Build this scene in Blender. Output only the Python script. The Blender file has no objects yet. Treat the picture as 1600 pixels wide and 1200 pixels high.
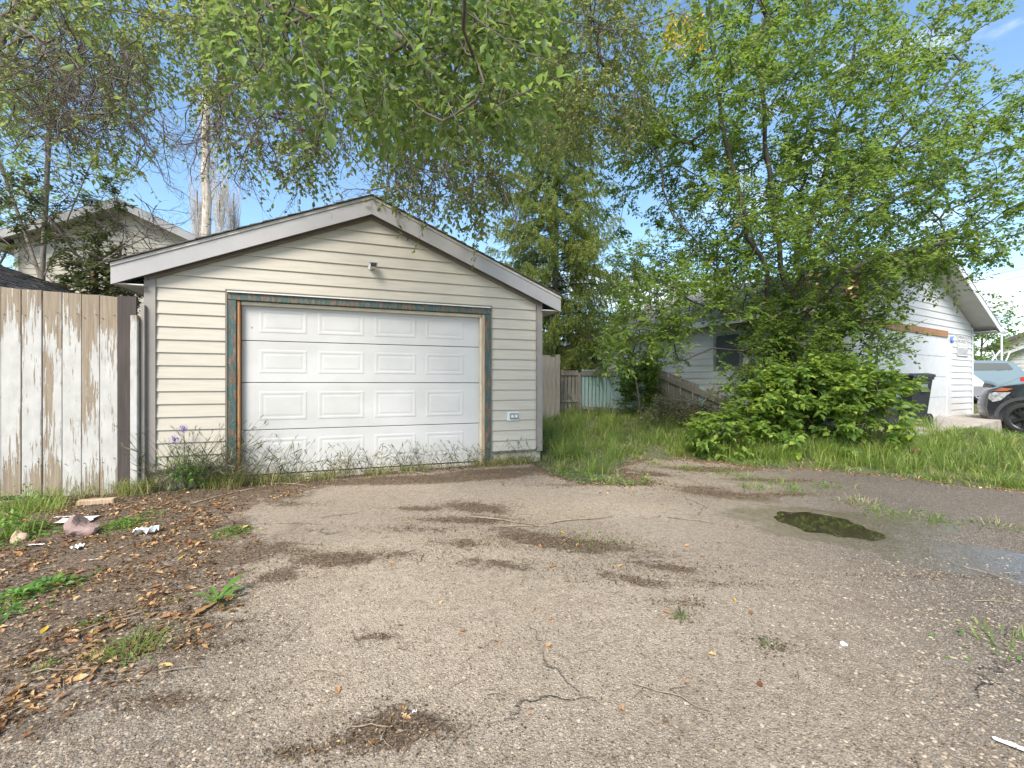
import bpy, math, random
import numpy as np
from mathutils import Vector, noise
random.seed(7); RNG = np.random.default_rng(11)
PI = math.pi; R = math.radians
scene = bpy.context.scene
C = scene.collection

# ------------------------------------------------------------ camera, sky, sun, exposure
F = 675.0; CAMZ = 1.25
cam = bpy.data.cameras.new('camera'); camo = bpy.data.objects.new('camera', cam); C.objects.link(camo)
camo.location = (0, 0, CAMZ); camo.rotation_euler = (R(90), 0, 0)
cam.sensor_width = 36; cam.lens = 36*F/1600; cam.clip_start = .05; cam.clip_end = 2000
scene.camera = camo
SUN_EL, SUN_AZ = R(45), R(199)          # azimuth clockwise from +Y (the way the camera looks)
w = bpy.data.worlds.new('World'); scene.world = w; w.use_nodes = True
nt = w.node_tree; nt.nodes.clear()
def N(t, ty, **k):
    n = t.nodes.new(ty)
    for a, b in k.items():
        if a.startswith('i_'): n.inputs[a[2:].replace('_', ' ')].default_value = b
        else: setattr(n, a, b)
    return n
sky = N(nt, 'ShaderNodeTexSky', sky_type='NISHITA', sun_disc=False, sun_elevation=SUN_EL, sun_rotation=SUN_AZ, altitude=600, air_density=1.0, dust_density=.8, ozone_density=1.8)
geo = N(nt, 'ShaderNodeTexCoord')
sep = N(nt, 'ShaderNodeSeparateXYZ'); nt.links.new(geo.outputs['Generated'], sep.inputs[0])
mapn = N(nt, 'ShaderNodeMapping'); mapn.inputs['Scale'].default_value = (1.3, 1.3, 4.0); mapn.inputs['Location'].default_value = (.35, .2, .1)
nt.links.new(geo.outputs['Generated'], mapn.inputs[0])
cn = N(nt, 'ShaderNodeTexNoise', i_Scale=2.1, i_Detail=7.0, i_Roughness=.55, i_Distortion=.3); nt.links.new(mapn.outputs[0], cn.inputs['Vector'])
# more cloud low in the sky than overhead
alt = N(nt, 'ShaderNodeMapRange'); alt.inputs['From Min'].default_value = .05; alt.inputs['From Max'].default_value = .42; alt.inputs['To Min'].default_value = .10; alt.inputs['To Max'].default_value = -.17
nt.links.new(sep.outputs['Z'], alt.inputs['Value'])
xr = N(nt, 'ShaderNodeMapRange'); xr.inputs['From Min'].default_value = -.6; xr.inputs['From Max'].default_value = .8; xr.inputs['To Min'].default_value = -.09; xr.inputs['To Max'].default_value = .06
nt.links.new(sep.outputs['X'], xr.inputs['Value'])
ad = N(nt, 'ShaderNodeMath', operation='ADD'); nt.links.new(cn.outputs['Fac'], ad.inputs[0]); nt.links.new(alt.outputs[0], ad.inputs[1])
ad2 = N(nt, 'ShaderNodeMath', operation='ADD'); nt.links.new(ad.outputs[0], ad2.inputs[0]); nt.links.new(xr.outputs[0], ad2.inputs[1])
cr = N(nt, 'ShaderNodeMapRange', interpolation_type='SMOOTHSTEP'); cr.inputs['From Min'].default_value = .47; cr.inputs['From Max'].default_value = .68; cr.inputs['To Max'].default_value = .9
nt.links.new(ad2.outputs[0], cr.inputs['Value'])
tint = N(nt, 'ShaderNodeMixRGB', blend_type='MULTIPLY', i_Fac=1.0); tint.inputs['Color2'].default_value = (.96, 1.04, 1.0, 1)
nt.links.new(sky.outputs[0], tint.inputs['Color1'])
mixc = N(nt, 'ShaderNodeMixRGB'); mixc.inputs['Color2'].default_value = (6.6, 6.8, 7.0, 1)
nt.links.new(cr.outputs[0], mixc.inputs['Fac']); nt.links.new(tint.outputs[0], mixc.inputs['Color1'])
bg = N(nt, 'ShaderNodeBackground', i_Strength=.09); nt.links.new(mixc.outputs[0], bg.inputs['Color'])
wo = N(nt, 'ShaderNodeOutputWorld'); nt.links.new(bg.outputs[0], wo.inputs[0])
sl = bpy.data.lights.new('sun', 'SUN'); sl.energy = 2.15; sl.angle = R(24); sl.color = (1, .93, .85)
so = bpy.data.objects.new('sun', sl); C.objects.link(so)
sd = Vector((math.sin(SUN_AZ)*math.cos(SUN_EL), math.cos(SUN_AZ)*math.cos(SUN_EL), math.sin(SUN_EL)))
so.rotation_euler = sd.to_track_quat('Z', 'Y').to_euler(); so.location = (0, -8, 20)
vs = scene.view_settings
vs.view_transform = 'Standard'; vs.look = 'None'; vs.gamma = 1; vs.use_curve_mapping = False; vs.exposure = 1.79
scene.cycles.max_bounces = 5; scene.cycles.transparent_max_bounces = 4
scene.cycles.use_denoising = True

# ------------------------------------------------------------ materials
def col(c): return (c[0], c[1], c[2], 1)
class Mat:
    def __init__(s, name, color=(.5,.5,.5), rough=.7, metal=0, spec=None):
        s.m = bpy.data.materials.new(name); s.m.use_nodes = True; s.t = s.m.node_tree
        s.b = s.t.nodes['Principled BSDF']; s.o = s.t.nodes['Material Output']
        s.b.inputs['Base Color'].default_value = col(color); s.b.inputs['Roughness'].default_value = rough; s.b.inputs['Metallic'].default_value = metal
        if spec is not None: s.b.inputs['Specular IOR Level'].default_value = spec
        s._tc = None
    def n(s, ty, **k): return N(s.t, ty, **k)
    def l(s, a, b): s.t.links.new(a, b)
    def coord(s, scale=(1,1,1), which='Object'):
        tc = s.n('ShaderNodeTexCoord'); m = s.n('ShaderNodeMapping'); m.inputs['Scale'].default_value = scale
        s.l(tc.outputs[which], m.inputs[0]); return m.outputs[0]
    def noise(s, scale=5, detail=4, vec=None, rough=.55, dist=0):
        n = s.n('ShaderNodeTexNoise', i_Scale=scale, i_Detail=detail, i_Roughness=rough, i_Distortion=dist)
        s.l(vec if vec else s.coord(), n.inputs['Vector']); return n.outputs['Fac']
    def ramp(s, fac, stops):
        r = s.n('ShaderNodeValToRGB'); e = r.color_ramp.elements
        while len(e) < len(stops): e.new(.5)
        for i, (p, c) in enumerate(stops): e[i].position = p; e[i].color = col(c)
        s.l(fac, r.inputs[0]); return r.outputs[0]
    def mix(s, fac, a, b, mode='MIX'):
        m = s.n('ShaderNodeMixRGB', blend_type=mode)
        for i, v in (('Fac', fac), ('Color1', a), ('Color2', b)):
            if hasattr(v, 'is_linked') or isinstance(v, bpy.types.NodeSocket): s.l(v, m.inputs[i])
            elif i == 'Fac': m.inputs[i].default_value = v
            else: m.inputs[i].default_value = col(v)
        return m.outputs[0]
    def math(s, op, a, b=None):
        m = s.n('ShaderNodeMath', operation=op)
        for i, v in ((0, a), (1, b)):
            if v is None: continue
            if isinstance(v, bpy.types.NodeSocket): s.l(v, m.inputs[i])
            else: m.inputs[i].default_value = v
        return m.outputs[0]
    def mr(s, v, a, b, c=0, d=1, smooth=True):
        m = s.n('ShaderNodeMapRange', interpolation_type='SMOOTHSTEP' if smooth else 'LINEAR')
        for k, x in (('From Min', a), ('From Max', b), ('To Min', c), ('To Max', d)): m.inputs[k].default_value = x
        s.l(v, m.inputs['Value']); return m.outputs[0]
    def base(s, c): s.l(c, s.b.inputs['Base Color']); return s
    def bump(s, h, st=.3, dist=.01):
        b = s.n('ShaderNodeBump', i_Strength=st, i_Distance=dist); s.l(h, b.inputs['Height']); s.l(b.outputs[0], s.b.inputs['Normal']); return s
    def attr(s, name): a = s.n('ShaderNodeAttribute'); a.attribute_name = name; return a.outputs['Fac']
    def island(s): g = s.n('ShaderNodeNewGeometry'); return g.outputs['Random Per Island']
    def objrand(s): g = s.n('ShaderNodeObjectInfo'); return g.outputs['Random']

def simple(name, c, rough=.6, var=.12, scale=6, metal=0, bump=0, spec=None):
    m = Mat(name, c, rough, metal, spec)
    f = m.noise(scale, 5)
    lo = [x*(1-var) for x in c]; hi = [min(1, x*(1+var)) for x in c]
    m.base(m.ramp(f, [(.3, lo), (.7, hi)]))
    if bump: m.bump(m.noise(scale*8, 4), bump, .01)
    return m.m

def leafmat(name, stops, trans=.45, tcol=(.30,.42,.05), rough=.5, nscale=.6, obj=False):
    m = Mat(name, rough=rough, spec=.35)
    f = m.objrand() if obj else m.island()
    c = m.ramp(f, stops)
    big = m.noise(nscale, 3, m.coord(which='Object'))
    c2 = m.mix(m.mr(big, .35, .65, 0, .45), c, m.mix(1, c, (1.55, 1.35, .75), 'MULTIPLY'))
    m.base(c2)
    tr = m.n('ShaderNodeBsdfTranslucent'); tm = m.mix(.75, c2, tcol); m.l(tm, tr.inputs['Color'])
    ms = m.n('ShaderNodeMixShader', i_Fac=trans); m.l(m.b.outputs[0], ms.inputs[1]); m.l(tr.outputs[0], ms.inputs[2])
    m.l(ms.outputs[0], m.o.inputs['Surface']); return m.m

M = {}
def siding_mat(name, base, stain=(.33,.28,.18)):
    m = Mat(name, base, .55, spec=.3)
    v = m.coord((1.2, 1, 14)); f = m.noise(2.0, 6, v)
    v2 = m.coord((30, 1, 2)); g = m.noise(1.0, 5, v2)
    c = m.ramp(f, [(.25, [x*.86 for x in base]), (.55, base), (.8, [min(1, x*1.07) for x in base])])
    c = m.mix(m.mr(g, .58, .8, 0, .22), c, stain)
    r = m.objrand(); c = m.mix(m.mr(r, 0, 1, 0, .16, False), c, (base[0]*1.0, base[1]*.95, base[2]*.86))
    m.base(c).bump(m.noise(1.0, 4, m.coord((5, 5, 160))), .12, .004); return m.m
M['siding'] = siding_mat('cream_siding', (.425, .388, .318))
M['siding_white'] = siding_mat('white_siding', (.60, .595, .57))
M['siding_beige'] = siding_mat('beige_siding', (.62, .53, .46))
M['siding_brown'] = siding_mat('brown_siding', (.36, .30, .23))
m = Mat('door_white', (.71, .72, .70), .42, spec=.35)
f = m.noise(1.2, 6, m.coord((1, 1, 1.6))); f2 = m.noise(60, 3)
c = m.ramp(f, [(.3, (.40, .39, .365)), (.6, (.475, .465, .44))])
sx = m.n('ShaderNodeSeparateXYZ'); m.l(m.coord(), sx.inputs[0])
low = m.mr(sx.outputs['Z'], .0, .55, 1, 0)
c = m.mix(m.math('MULTIPLY', low, m.mr(m.noise(9, 6), .45, .7)), c, (.42, .38, .29))
sp = m.mr(m.noise(38, 2), .72, .76, 0, .6); c = m.mix(m.math('MULTIPLY', sp, m.mr(m.noise(2, 2), .5, .6)), c, (.3, .2, .13))
m.base(c).bump(m.noise(1, 3, m.coord((140, 10, 40))), .06, .003); M['door'] = m.m
M['fascia'] = simple('fascia_paint', (.31, .295, .285), .5, .08, 2.5)
M['fascia_cap'] = simple('drip_edge_metal', (.45, .42, .36), .4, .08, 5)
M['browntrim'] = simple('brown_metal_trim', (.135, .118, .09), .45, .15, 4)
M['cornertrim'] = simple('taupe_corner_trim', (.225, .20, .175), .5, .1, 4)
M['flash'] = simple('flashing', (.62, .60, .55), .35, .1, 8)
m = Mat('peeling_teal', (.05, .13, .13), .6)
a = m.noise(3.2, 8, m.coord((9, 9, 2.2)), .65); b = m.noise(14, 5, m.coord((5, 5, 1)))
c = m.ramp(b, [(.3, (.018, .05, .048)), (.6, (.035, .085, .08)), (.8, (.08, .14, .13))])
c = m.mix(m.mr(a, .48, .53), c, m.ramp(b, [(.3, (.07, .042, .022)), (.7, (.16, .115, .075))]))
m.base(c).bump(m.mr(a, .48, .53), .5, .004); M['teal'] = m.m
m = Mat('bare_orange_wood', (.4, .2, .08), .65)
a = m.noise(3, 6, m.coord((25, 25, 1.2)))
m.base(m.ramp(a, [(.25, (.15, .07, .03)), (.5, (.34, .16, .06)), (.75, (.45, .27, .13))])).bump(a, .3, .004); M['orangewood'] = m.m
m = Mat('bare_tan_wood', (.45, .3, .18), .65)
a = m.noise(3, 6, m.coord((25, 25, 1.2)))
m.base(m.ramp(a, [(.25, (.22, .14, .08)), (.5, (.42, .30, .19)), (.75, (.52, .40, .28))])).bump(a, .3, .004); M['tanwood'] = m.m
M['cream_wood'] = simple('cream_stop', (.55, .49, .37), .5, .12, 9)
m = Mat('foundation_concrete', (.4, .36, .28), .9)
a = m.noise(5, 8, dist=.6)
m.base(m.ramp(a, [(.3, (.20, .17, .10)), (.5, (.38, .34, .25)), (.7, (.52, .48, .40))])).bump(m.noise(30, 6), .5, .01); M['foundation'] = m.m
m = Mat('shingles', (.08, .07, .065), .9)
br = m.noise(22, 4); m.base(m.ramp(br, [(.3, (.045, .038, .032)), (.7, (.11, .095, .085))])).bump(m.noise(90, 4), .6, .01); M['shingle'] = m.m
m = Mat('grey_shingles', (.2, .2, .2), .9)
br = m.noise(6, 6, m.coord((1, 1, 5))); m.base(m.ramp(br, [(.3, (.16, .15, .155)), (.7, (.29, .275, .275))])).bump(m.noise(60, 4), .6, .01); M['shingle_grey'] = m.m

# white paint flaking off vertical boards; each board its own pattern
m = Mat('flaking_white_board', (.6, .55, .5), .75)
off = m.n('ShaderNodeCombineXYZ'); m.l(m.math('MULTIPLY', m.objrand(), 37.0), off.inputs[0]); m.l(m.math('MULTIPLY', m.objrand(), 91.0), off.inputs[2])
va = m.n('ShaderNodeVectorMath', operation='ADD'); tc = m.n('ShaderNodeTexCoord'); m.l(tc.outputs['Object'], va.inputs[0]); m.l(off.outputs[0], va.inputs[1])
def mp(sc):
    q = m.n('ShaderNodeMapping'); q.inputs['Scale'].default_value = sc; m.l(va.outputs[0], q.inputs[0]); return q.outputs[0]
grain = m.noise(1, 8, mp((42, 20, 1.4)), .7)
wood = m.ramp(grain, [(.25, (.12, .088, .055)), (.5, (.235, .18, .12)), (.75, (.33, .275, .205))])
big = m.noise(1, 4, mp((7, 3, .95)), .6, .6); fine = m.noise(1, 6, mp((58, 20, 3.2)), .7)
sx = m.n('ShaderNodeSeparateXYZ'); m.l(tc.outputs['Object'], sx.inputs[0])
top = m.mr(sx.outputs['Z'], 1.45, 2.2, 0, .15); foot = m.mr(sx.outputs['Z'], 0, .5, .10, 0)
rr = m.mr(m.objrand(), 0, 1, -.065, .045, False)
sm = m.math('SUBTRACT', m.math('ADD', m.math('ADD', m.math('MULTIPLY', big, .60), m.math('MULTIPLY', fine, .62)), rr), m.math('ADD', top, foot))
paint = m.mr(sm, .537, .553)
pc = m.ramp(m.noise(1, 4, mp((9, 5, 5))), [(.3, (.36, .345, .31)), (.7, (.47, .455, .42))])
m.base(m.mix(paint, wood, pc)).bump(m.math('ADD', m.math('MULTIPLY', paint, .8), m.math('MULTIPLY', grain, .5)), .6, .004); M['flaking'] = m.m

def oldwood(name, a_, b_, c_):
    m = Mat(name, b_, .85); g = m.noise(1, 7, m.coord((40, 40, 1.6)), .65)
    r = m.objrand(); c = m.ramp(g, [(.25, a_), (.5, b_), (.75, c_)])
    c = m.mix(m.mr(r, 0, 1, 0, .35, False), c, m.mix(1, c, (.7, .68, .62), 'MULTIPLY'))
    m.base(c).bump(g, .4, .004); return m.m
M['greywood'] = oldwood('weathered_grey_wood', (.16, .14, .12), (.27, .24, .205), (.38, .35, .30))
M['darkwood'] = oldwood('dark_brown_stain', (.035, .026, .022), (.055, .042, .036), (.085, .068, .058))
m = Mat('faded_teal_board', (.25, .4, .38), .8); g = m.noise(1, 6, m.coord((30, 30, 1.5)), .65)
m.base(m.mix(m.mr(g, .52, .66), m.ramp(g, [(.2, (.26, .42, .40)), (.6, (.40, .55, .53))]), (.30, .29, .25))); M['tealboard'] = m.m

def barkmat(name, a_, b_, sc=(14, 14, 3)):
    m = Mat(name, a_, .9); g = m.noise(1, 6, m.coord(sc), .65)
    m.base(m.ramp(g, [(.3, a_), (.7, b_)])).bump(g, .7, .02); return m.m
M['bark'] = barkmat('grey_brown_bark', (.06, .048, .038), (.20, .17, .14))
M['bark_twig'] = barkmat('pale_twig_bark', (.065, .048, .038), (.17, .135, .11), (5, 5, 5))
M['bark_dark'] = barkmat('dark_bark', (.03, .024, .018), (.10, .085, .065))
m = Mat('poplar_bark', (.5, .45, .38), .85); g = m.noise(1, 5, m.coord((9, 9, 2.5)), .6); k = m.noise(1, 3, m.coord((2.5, 2.5, 7)), .6)
c = m.ramp(g, [(.3, (.33, .27, .21)), (.7, (.56, .49, .40))]); m.base(m.mix(m.mr(k, .62, .67), c, (.05, .04, .03))).bump(g, .5, .02); M['bark_poplar'] = m.m

M['leaf_near'] = leafmat('broad_green_leaf', [(0, (.03, .06, .018)), (.5, (.065, .115, .03)), (.85, (.12, .18, .045)), (.97, (.15, .21, .055)), (1, (.33, .29, .06))], .48, (.36, .48, .10), obj=False)
M['leaf_near_obj'] = leafmat('broad_green_leaf_single', [(0, (.05, .09, .026)), (.5, (.085, .15, .036)), (1, (.14, .22, .045))], .45, (.42, .58, .12), obj=True)
M['leaf_elm'] = leafmat('elm_leaf', [(0, (.055, .08, .028)), (.6, (.09, .125, .038)), (.93, (.16, .18, .05)), (1, (.3, .22, .08))], .55, (.48, .54, .14))
M['leaf_maple'] = leafmat('bush_leaf', [(0, (.04, .08, .02)), (.5, (.08, .145, .032)), (.9, (.15, .225, .045)), (.98, (.24, .29, .055)), (1, (.36, .20, .06))], .5, (.38, .52, .09), nscale=.9)
M['leaf_bush'] = leafmat('bright_bush_leaf', [(0, (.055, .11, .026)), (.5, (.11, .19, .038)), (.85, (.19, .28, .05)), (1, (.30, .38, .07))], .45, (.42, .56, .09), nscale=1.3)
M['leaf_dark'] = leafmat('dark_bronze_leaf', [(0, (.03, .05, .018)), (.6, (.055, .085, .028)), (.85, (.09, .08, .04)), (1, (.15, .08, .045))], .3, (.14, .18, .05))
M['leaf_far'] = leafmat('far_green_leaf', [(0, (.06, .11, .03)), (.5, (.10, .17, .04)), (1, (.17, .25, .06))], .5, (.50, .60, .14))
M['leaf_yellow'] = leafmat('yellow_leaf', [(0, (.45, .36, .05)), (1, (.6, .42, .06))], .4, (.7, .5, .08))
M['needle'] = leafmat('spruce_needles', [(0, (.07, .10, .035)), (.5, (.16, .22, .06)), (.85, (.32, .39, .09)), (1, (.44, .48, .10))], .4, (.40, .50, .12), rough=.7)
M['grass'] = leafmat('grass_blade', [(0, (.08, .13, .035)), (.5, (.17, .25, .06)), (.85, (.28, .36, .10)), (.97, (.34, .33, .14)), (1, (.42, .36, .2))], .55, (.50, .62, .16), nscale=1.5)
M['drygrass'] = leafmat('dry_grass_blade', [(0, (.14, .15, .06)), (.5, (.33, .28, .15)), (1, (.45, .38, .23))], .3, (.45, .4, .2))
M['weed'] = leafmat('weed_leaf', [(0, (.05, .13, .03)), (.6, (.10, .22, .04)), (1, (.18, .30, .06))], .35, (.36, .52, .08), nscale=3)
M['greyweed'] = leafmat('grey_green_stalk', [(0, (.055, .065, .035)), (.6, (.10, .11, .06)), (1, (.20, .18, .11))], .2, (.3, .32, .16))
M['deadleaf'] = leafmat('dead_leaf', [(0, (.07, .04, .022)), (.35, (.20, .11, .055)), (.7, (.40, .24, .12)), (1, (.58, .42, .25))], .15, (.45, .22, .08), nscale=2)
M['deadleaf_obj'] = leafmat('dead_leaf_single', [(0, (.15, .07, .03)), (.45, (.30, .15, .07)), (.8, (.45, .25, .12)), (1, (.52, .38, .18))], .15, (.45, .22, .08), nscale=2, obj=True)
M['debris'] = leafmat('fine_debris', [(0, (.035, .024, .015)), (.5, (.10, .065, .035)), (.85, (.22, .15, .085)), (1, (.38, .29, .18))], .1, (.3, .2, .1), nscale=2)
M['purple'] = simple('purple_petals', (.22, .12, .42), .6, .2, 40)
M['twig'] = barkmat('fallen_twig', (.13, .095, .06), (.38, .30, .21), (20, 20, 20))
M['black_plastic'] = simple('black_bin_plastic', (.028, .03, .033), .42, .2, 5)
M['white_plastic'] = simple('white_plastic', (.60, .60, .58), .4, .06, 10)
M['grey_metal'] = simple('grey_metal', (.28, .28, .27), .45, .2, 12, .5)
M['black'] = simple('black_rubber', (.018, .018, .018), .7, .2, 20)
M['rim_black'] = simple('gloss_black_rim', (.012, .012, .013), .25, .1, 5)
M['rim_silver'] = simple('silver_rim', (.55, .55, .55), .3, .1, 5, .7)
def paintmat(n, c, r=.18):
    m = Mat(n, c, r); m.b.inputs['Coat Weight'].default_value = .8; m.b.inputs['Coat Roughness'].default_value = .05
    m.base(m.ramp(m.noise(1.5, 4), [(.3, [x*.9 for x in c]), (.7, c)])); return m.m
M['car_black'] = paintmat('black_car_paint', (.02, .021, .025)); M['car_blue'] = paintmat('blue_car_paint', (.15, .205, .23), .28); M['car_white'] = paintmat('white_car_paint', (.72, .70, .66), .25)
M['clad'] = simple('dark_cladding', (.045, .045, .047), .6, .15, 8)
M['clad_grey'] = simple('grey_cladding', (.20, .21, .23), .55, .1, 5)
M['lens'] = simple('headlight_lens', (.30, .31, .31), .12, .5, 18); M['red_lens'] = simple('tail_lens', (.4, .02, .02), .2, .1, 9); M['orange_lens'] = simple('amber_lens', (.38, .10, .04), .25, .1, 9)
g = Mat('dark_glass', (.09, .10, .11), .06); M['glass'] = g.m
g = Mat('car_side_glass', (.09, .10, .11), .08); M['car_glass'] = g.m
M['blue'] = simple('blue_enamel', (.12, .22, .6), .4, .1, 9)
M['sign'] = simple('sign_panel', (.66, .65, .61), .5, .05, 9); M['ink'] = simple('sign_ink', (.07, .07, .07), .6, .05, 9)
M['rock'] = simple('pinkish_rock', (.27, .185, .16), .85, .25, 14, bump=.4)
M['paper'] = simple('litter_paper', (.62, .62, .62), .7, .1, 20); M['pink'] = simple('pink_plastic', (.6, .13, .17), .5, .3, 30)
M['paint_white'] = simple('white_trim', (.60, .60, .58), .5, .07, 5)
M['soffit'] = simple('soffit_white', (.52, .52, .48), .6, .06, 5)
M['interior'] = simple('dark_interior', (.05, .05, .05), .9, .1, 5)
M['wire'] = simple('cable_black', (.02, .02, .02), .6, .1, 5); M['wire_grey'] = simple('cable_grey', (.16, .16, .17), .6, .1, 5)
M['soil'] = None

# ------------------------------------------------------------ mesh helpers
def mesh_from(name, V, Fc, mat, smooth=False):
    me = bpy.data.meshes.new(name)
    if isinstance(Fc, np.ndarray):
        V = np.asarray(V, dtype=np.float32); k = Fc.shape[1]; n = len(Fc)
        me.vertices.add(len(V)); me.vertices.foreach_set('co', V.ravel())
        me.loops.add(n*k); me.loops.foreach_set('vertex_index', Fc.astype(np.int32).ravel())
        me.polygons.add(n); me.polygons.foreach_set('loop_start', np.arange(0, n*k, k, dtype=np.int32)); me.polygons.foreach_set('loop_total', np.full(n, k, dtype=np.int32))
        me.update(calc_edges=True)
    else:
        me.from_pydata([tuple(v) for v in V], [], Fc); me.update()
    if mat: me.materials.append(mat)
    if smooth: me.polygons.foreach_set('use_smooth', [True]*len(me.polygons))
    return me
def link(name, me, parent=None, kind=None):
    o = bpy.data.objects.new(name, me); C.objects.link(o)
    if parent: o.parent = parent
    if kind: o['kind'] = kind
    return o
def thing(name, label, cat, loc=(0,0,0), rz=0, group=None):
    o = bpy.data.objects.new(name, None); C.objects.link(o); o.location = loc; o.rotation_euler = (0,0,rz); o.empty_display_size = .2
    o['label'] = label; o['category'] = cat
    if group: o['group'] = group
    return o
def tag(o, label, cat, group=None):
    o['label'] = label; o['category'] = cat
    if group: o['group'] = group
    return o
class MB:
    def __init__(s): s.V = []; s.F = []
    def add(s, V, Fc):
        n = len(s.V); s.V += [tuple(v) for v in V]; s.F += [tuple(n+i for i in f) for f in Fc]; return s
    def box(s, x0, x1, y0, y1, z0, z1):
        return s.add([(x0,y0,z0),(x1,y0,z0),(x1,y1,z0),(x0,y1,z0),(x0,y0,z1),(x1,y0,z1),(x1,y1,z1),(x0,y1,z1)],
                     [(0,3,2,1),(4,5,6,7),(0,1,5,4),(1,2,6,5),(2,3,7,6),(3,0,4,7)])
    def prism(s, poly, a, b, axis='y'):
        n = len(poly)
        if axis == 'y': V = [(p[0], a, p[1]) for p in poly] + [(p[0], b, p[1]) for p in poly]
        elif axis == 'x': V = [(a, p[0], p[1]) for p in poly] + [(b, p[0], p[1]) for p in poly]
        else: V = [(p[0], p[1], a) for p in poly] + [(p[0], p[1], b) for p in poly]
        Fc = [tuple(range(n)), tuple(range(2*n-1, n-1, -1))] + [(i, n+i, n+(i+1) % n, (i+1) % n) for i in range(n)]
        return s.add(V, Fc)
    def tube(s, pts, rad, k=6, cap=True):
        pts = [Vector(p) for p in pts]; n = len(pts)
        if not hasattr(rad, '__len__'): rad = [rad]*n
        base = len(s.V); up = None
        for i, p in enumerate(pts):
            d = (pts[min(i+1, n-1)] - pts[max(i-1, 0)]).normalized()
            if up is None: up = Vector((0,0,1)) if abs(d.z) < .9 else Vector((1,0,0))
            a = d.cross(up).normalized(); b = a.cross(d).normalized(); up = b
            for j in range(k):
                t = 2*PI*j/k; s.V.append(tuple(p + (a*math.cos(t)+b*math.sin(t))*rad[i]))
        for i in range(n-1):
            for j in range(k): s.F.append((base+i*k+j, base+i*k+(j+1) % k, base+(i+1)*k+(j+1) % k, base+(i+1)*k+j))
        if cap: s.F.append(tuple(base+j for j in range(k))[::-1]); s.F.append(tuple(base+(n-1)*k+j for j in range(k)))
        return s
    def cyl(s, c, r, h, axis='y', k=24, r2=None):
        c = Vector(c); d = {'x': Vector((1,0,0)), 'y': Vector((0,1,0)), 'z': Vector((0,0,1))}[axis]
        return s.tube([c-d*h/2, c+d*h/2], [r, r if r2 is None else r2], k)
    def mesh(s, name, mat, smooth=False, bevel=0):
        me = mesh_from(name, s.V, s.F, mat)
        if bevel or True:
            import bmesh
            bm = bmesh.new(); bm.from_mesh(me); bmesh.ops.recalc_face_normals(bm, faces=bm.faces)
            if bevel: bmesh.ops.bevel(bm, geom=bm.edges[:], offset=bevel, segments=1, affect='EDGES', clamp_overlap=True)
            bm.to_mesh(me); bm.free()
        if smooth:
            me.polygons.foreach_set('use_smooth', [True]*len(me.polygons))
        return me
    def obj(s, name, mat, parent=None, smooth=False, bevel=0, kind=None):
        return link(name, s.mesh(name, mat, smooth, bevel), parent, kind)
def boxo(name, dims, mat, parent, bevel=0): return MB().box(*dims).obj(name, mat, parent, bevel=bevel)

# ------------------------------------------------------------ ground height
def sstep(a, b, x): t = np.clip((x-a)/(b-a), 0, 1); return t*t*(3-2*t)
def gz(x, y):
    x = np.asarray(x, float); y = np.asarray(y, float)
    front = 6.0 - .16*np.clip(x, 0, 9)
    d = y-front
    z = .42*sstep(.2, 4.2, d)*sstep(-.5, 2.2, x)
    z = z*(1-.80*sstep(8.7, 10.6, x)*(1-sstep(10.2, 11.6, y)))
    z = z + .15*sstep(13.5, 15.5, y)*sstep(13, 15, x)
    z = z + .05*sstep(4.6, 5.6, y)*sstep(-3.4, -.8, x)*(1-sstep(1.5, 2.6, x))
    z = z + .02*np.sin(x*.9+1)*np.sin(y*1.1)*sstep(1, 3, y)
    s = poly_sdf(x, y, PUD); wgt = sstep(-.7, -.1, s)
    z = z*(1-wgt) - .034*sstep(-.05, .16, s) + .004*wgt*np.sin(x*23+np.sin(y*17)*2)
    return z
px_ = [(1210,806),(1222,801),(1250,801),(1290,806),(1325,814),(1352,825),(1383,838),(1391,844),(1375,846),(1340,844),(1300,838),(1262,832),(1230,822),(1213,813)]
PUD = [((a-800)/F*F*CAMZ/(b-600), F*CAMZ/(b-600)) for a, b in px_]
def G(x, y): return float(gz(x, y))
def onground(px, py, it=12):
    """world point where the ground shows at photo position px, py"""
    Y = F*CAMZ/(py-600)
    for _ in range(it):
        X = (px-800)/F*Y; Y = .5*Y+.5*F*(CAMZ-G(X, Y))/(py-600)
    return (px-800)/F*Y, Y
def P3(px, py, Y): return np.array([(px-800)/F*Y, Y, CAMZ+(600-py)/F*Y])

def poly_sdf(px, py, poly):
    poly = np.asarray(poly); n = len(poly); d = np.full(px.shape, 1e9); inside = np.zeros(px.shape, bool)
    for i in range(n):
        a = poly[i]; b = poly[(i+1) % n]; e = b-a
        t = np.clip(((px-a[0])*e[0]+(py-a[1])*e[1])/(e@e), 0, 1)
        d = np.minimum(d, (px-a[0]-t*e[0])**2+(py-a[1]-t*e[1])**2)
        c = ((a[1] > py) != (b[1] > py))
        with np.errstate(divide='ignore', invalid='ignore'): xi = (b[0]-a[0])*(py-a[1])/(b[1]-a[1]+1e-12)+a[0]
        inside ^= c & (px < xi)
    d = np.sqrt(d); return np.where(inside, d, -d)
def lownoise(x, y, s, seed=0):
    r = np.random.default_rng(seed); out = np.zeros(np.shape(x))
    for k in range(7):
        a = r.uniform(0, 2*PI); f = s*r.uniform(.6, 2.2); out += np.sin((x*math.cos(a)+y*math.sin(a))*f+r.uniform(0, 6.3))
    return out/7
grass_px = [(852,735),(872,745),(905,753),(960,757),(1018,756),(985,744),(968,728),(1015,717),(1080,716),(1125,722),(1165,729),(1210,731),(1265,733),(1330,738),(1400,745),(1470,755),(1540,763),(1600,768),(1700,778)]
gp = [onground(a, b) for a, b in grass_px]
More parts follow.
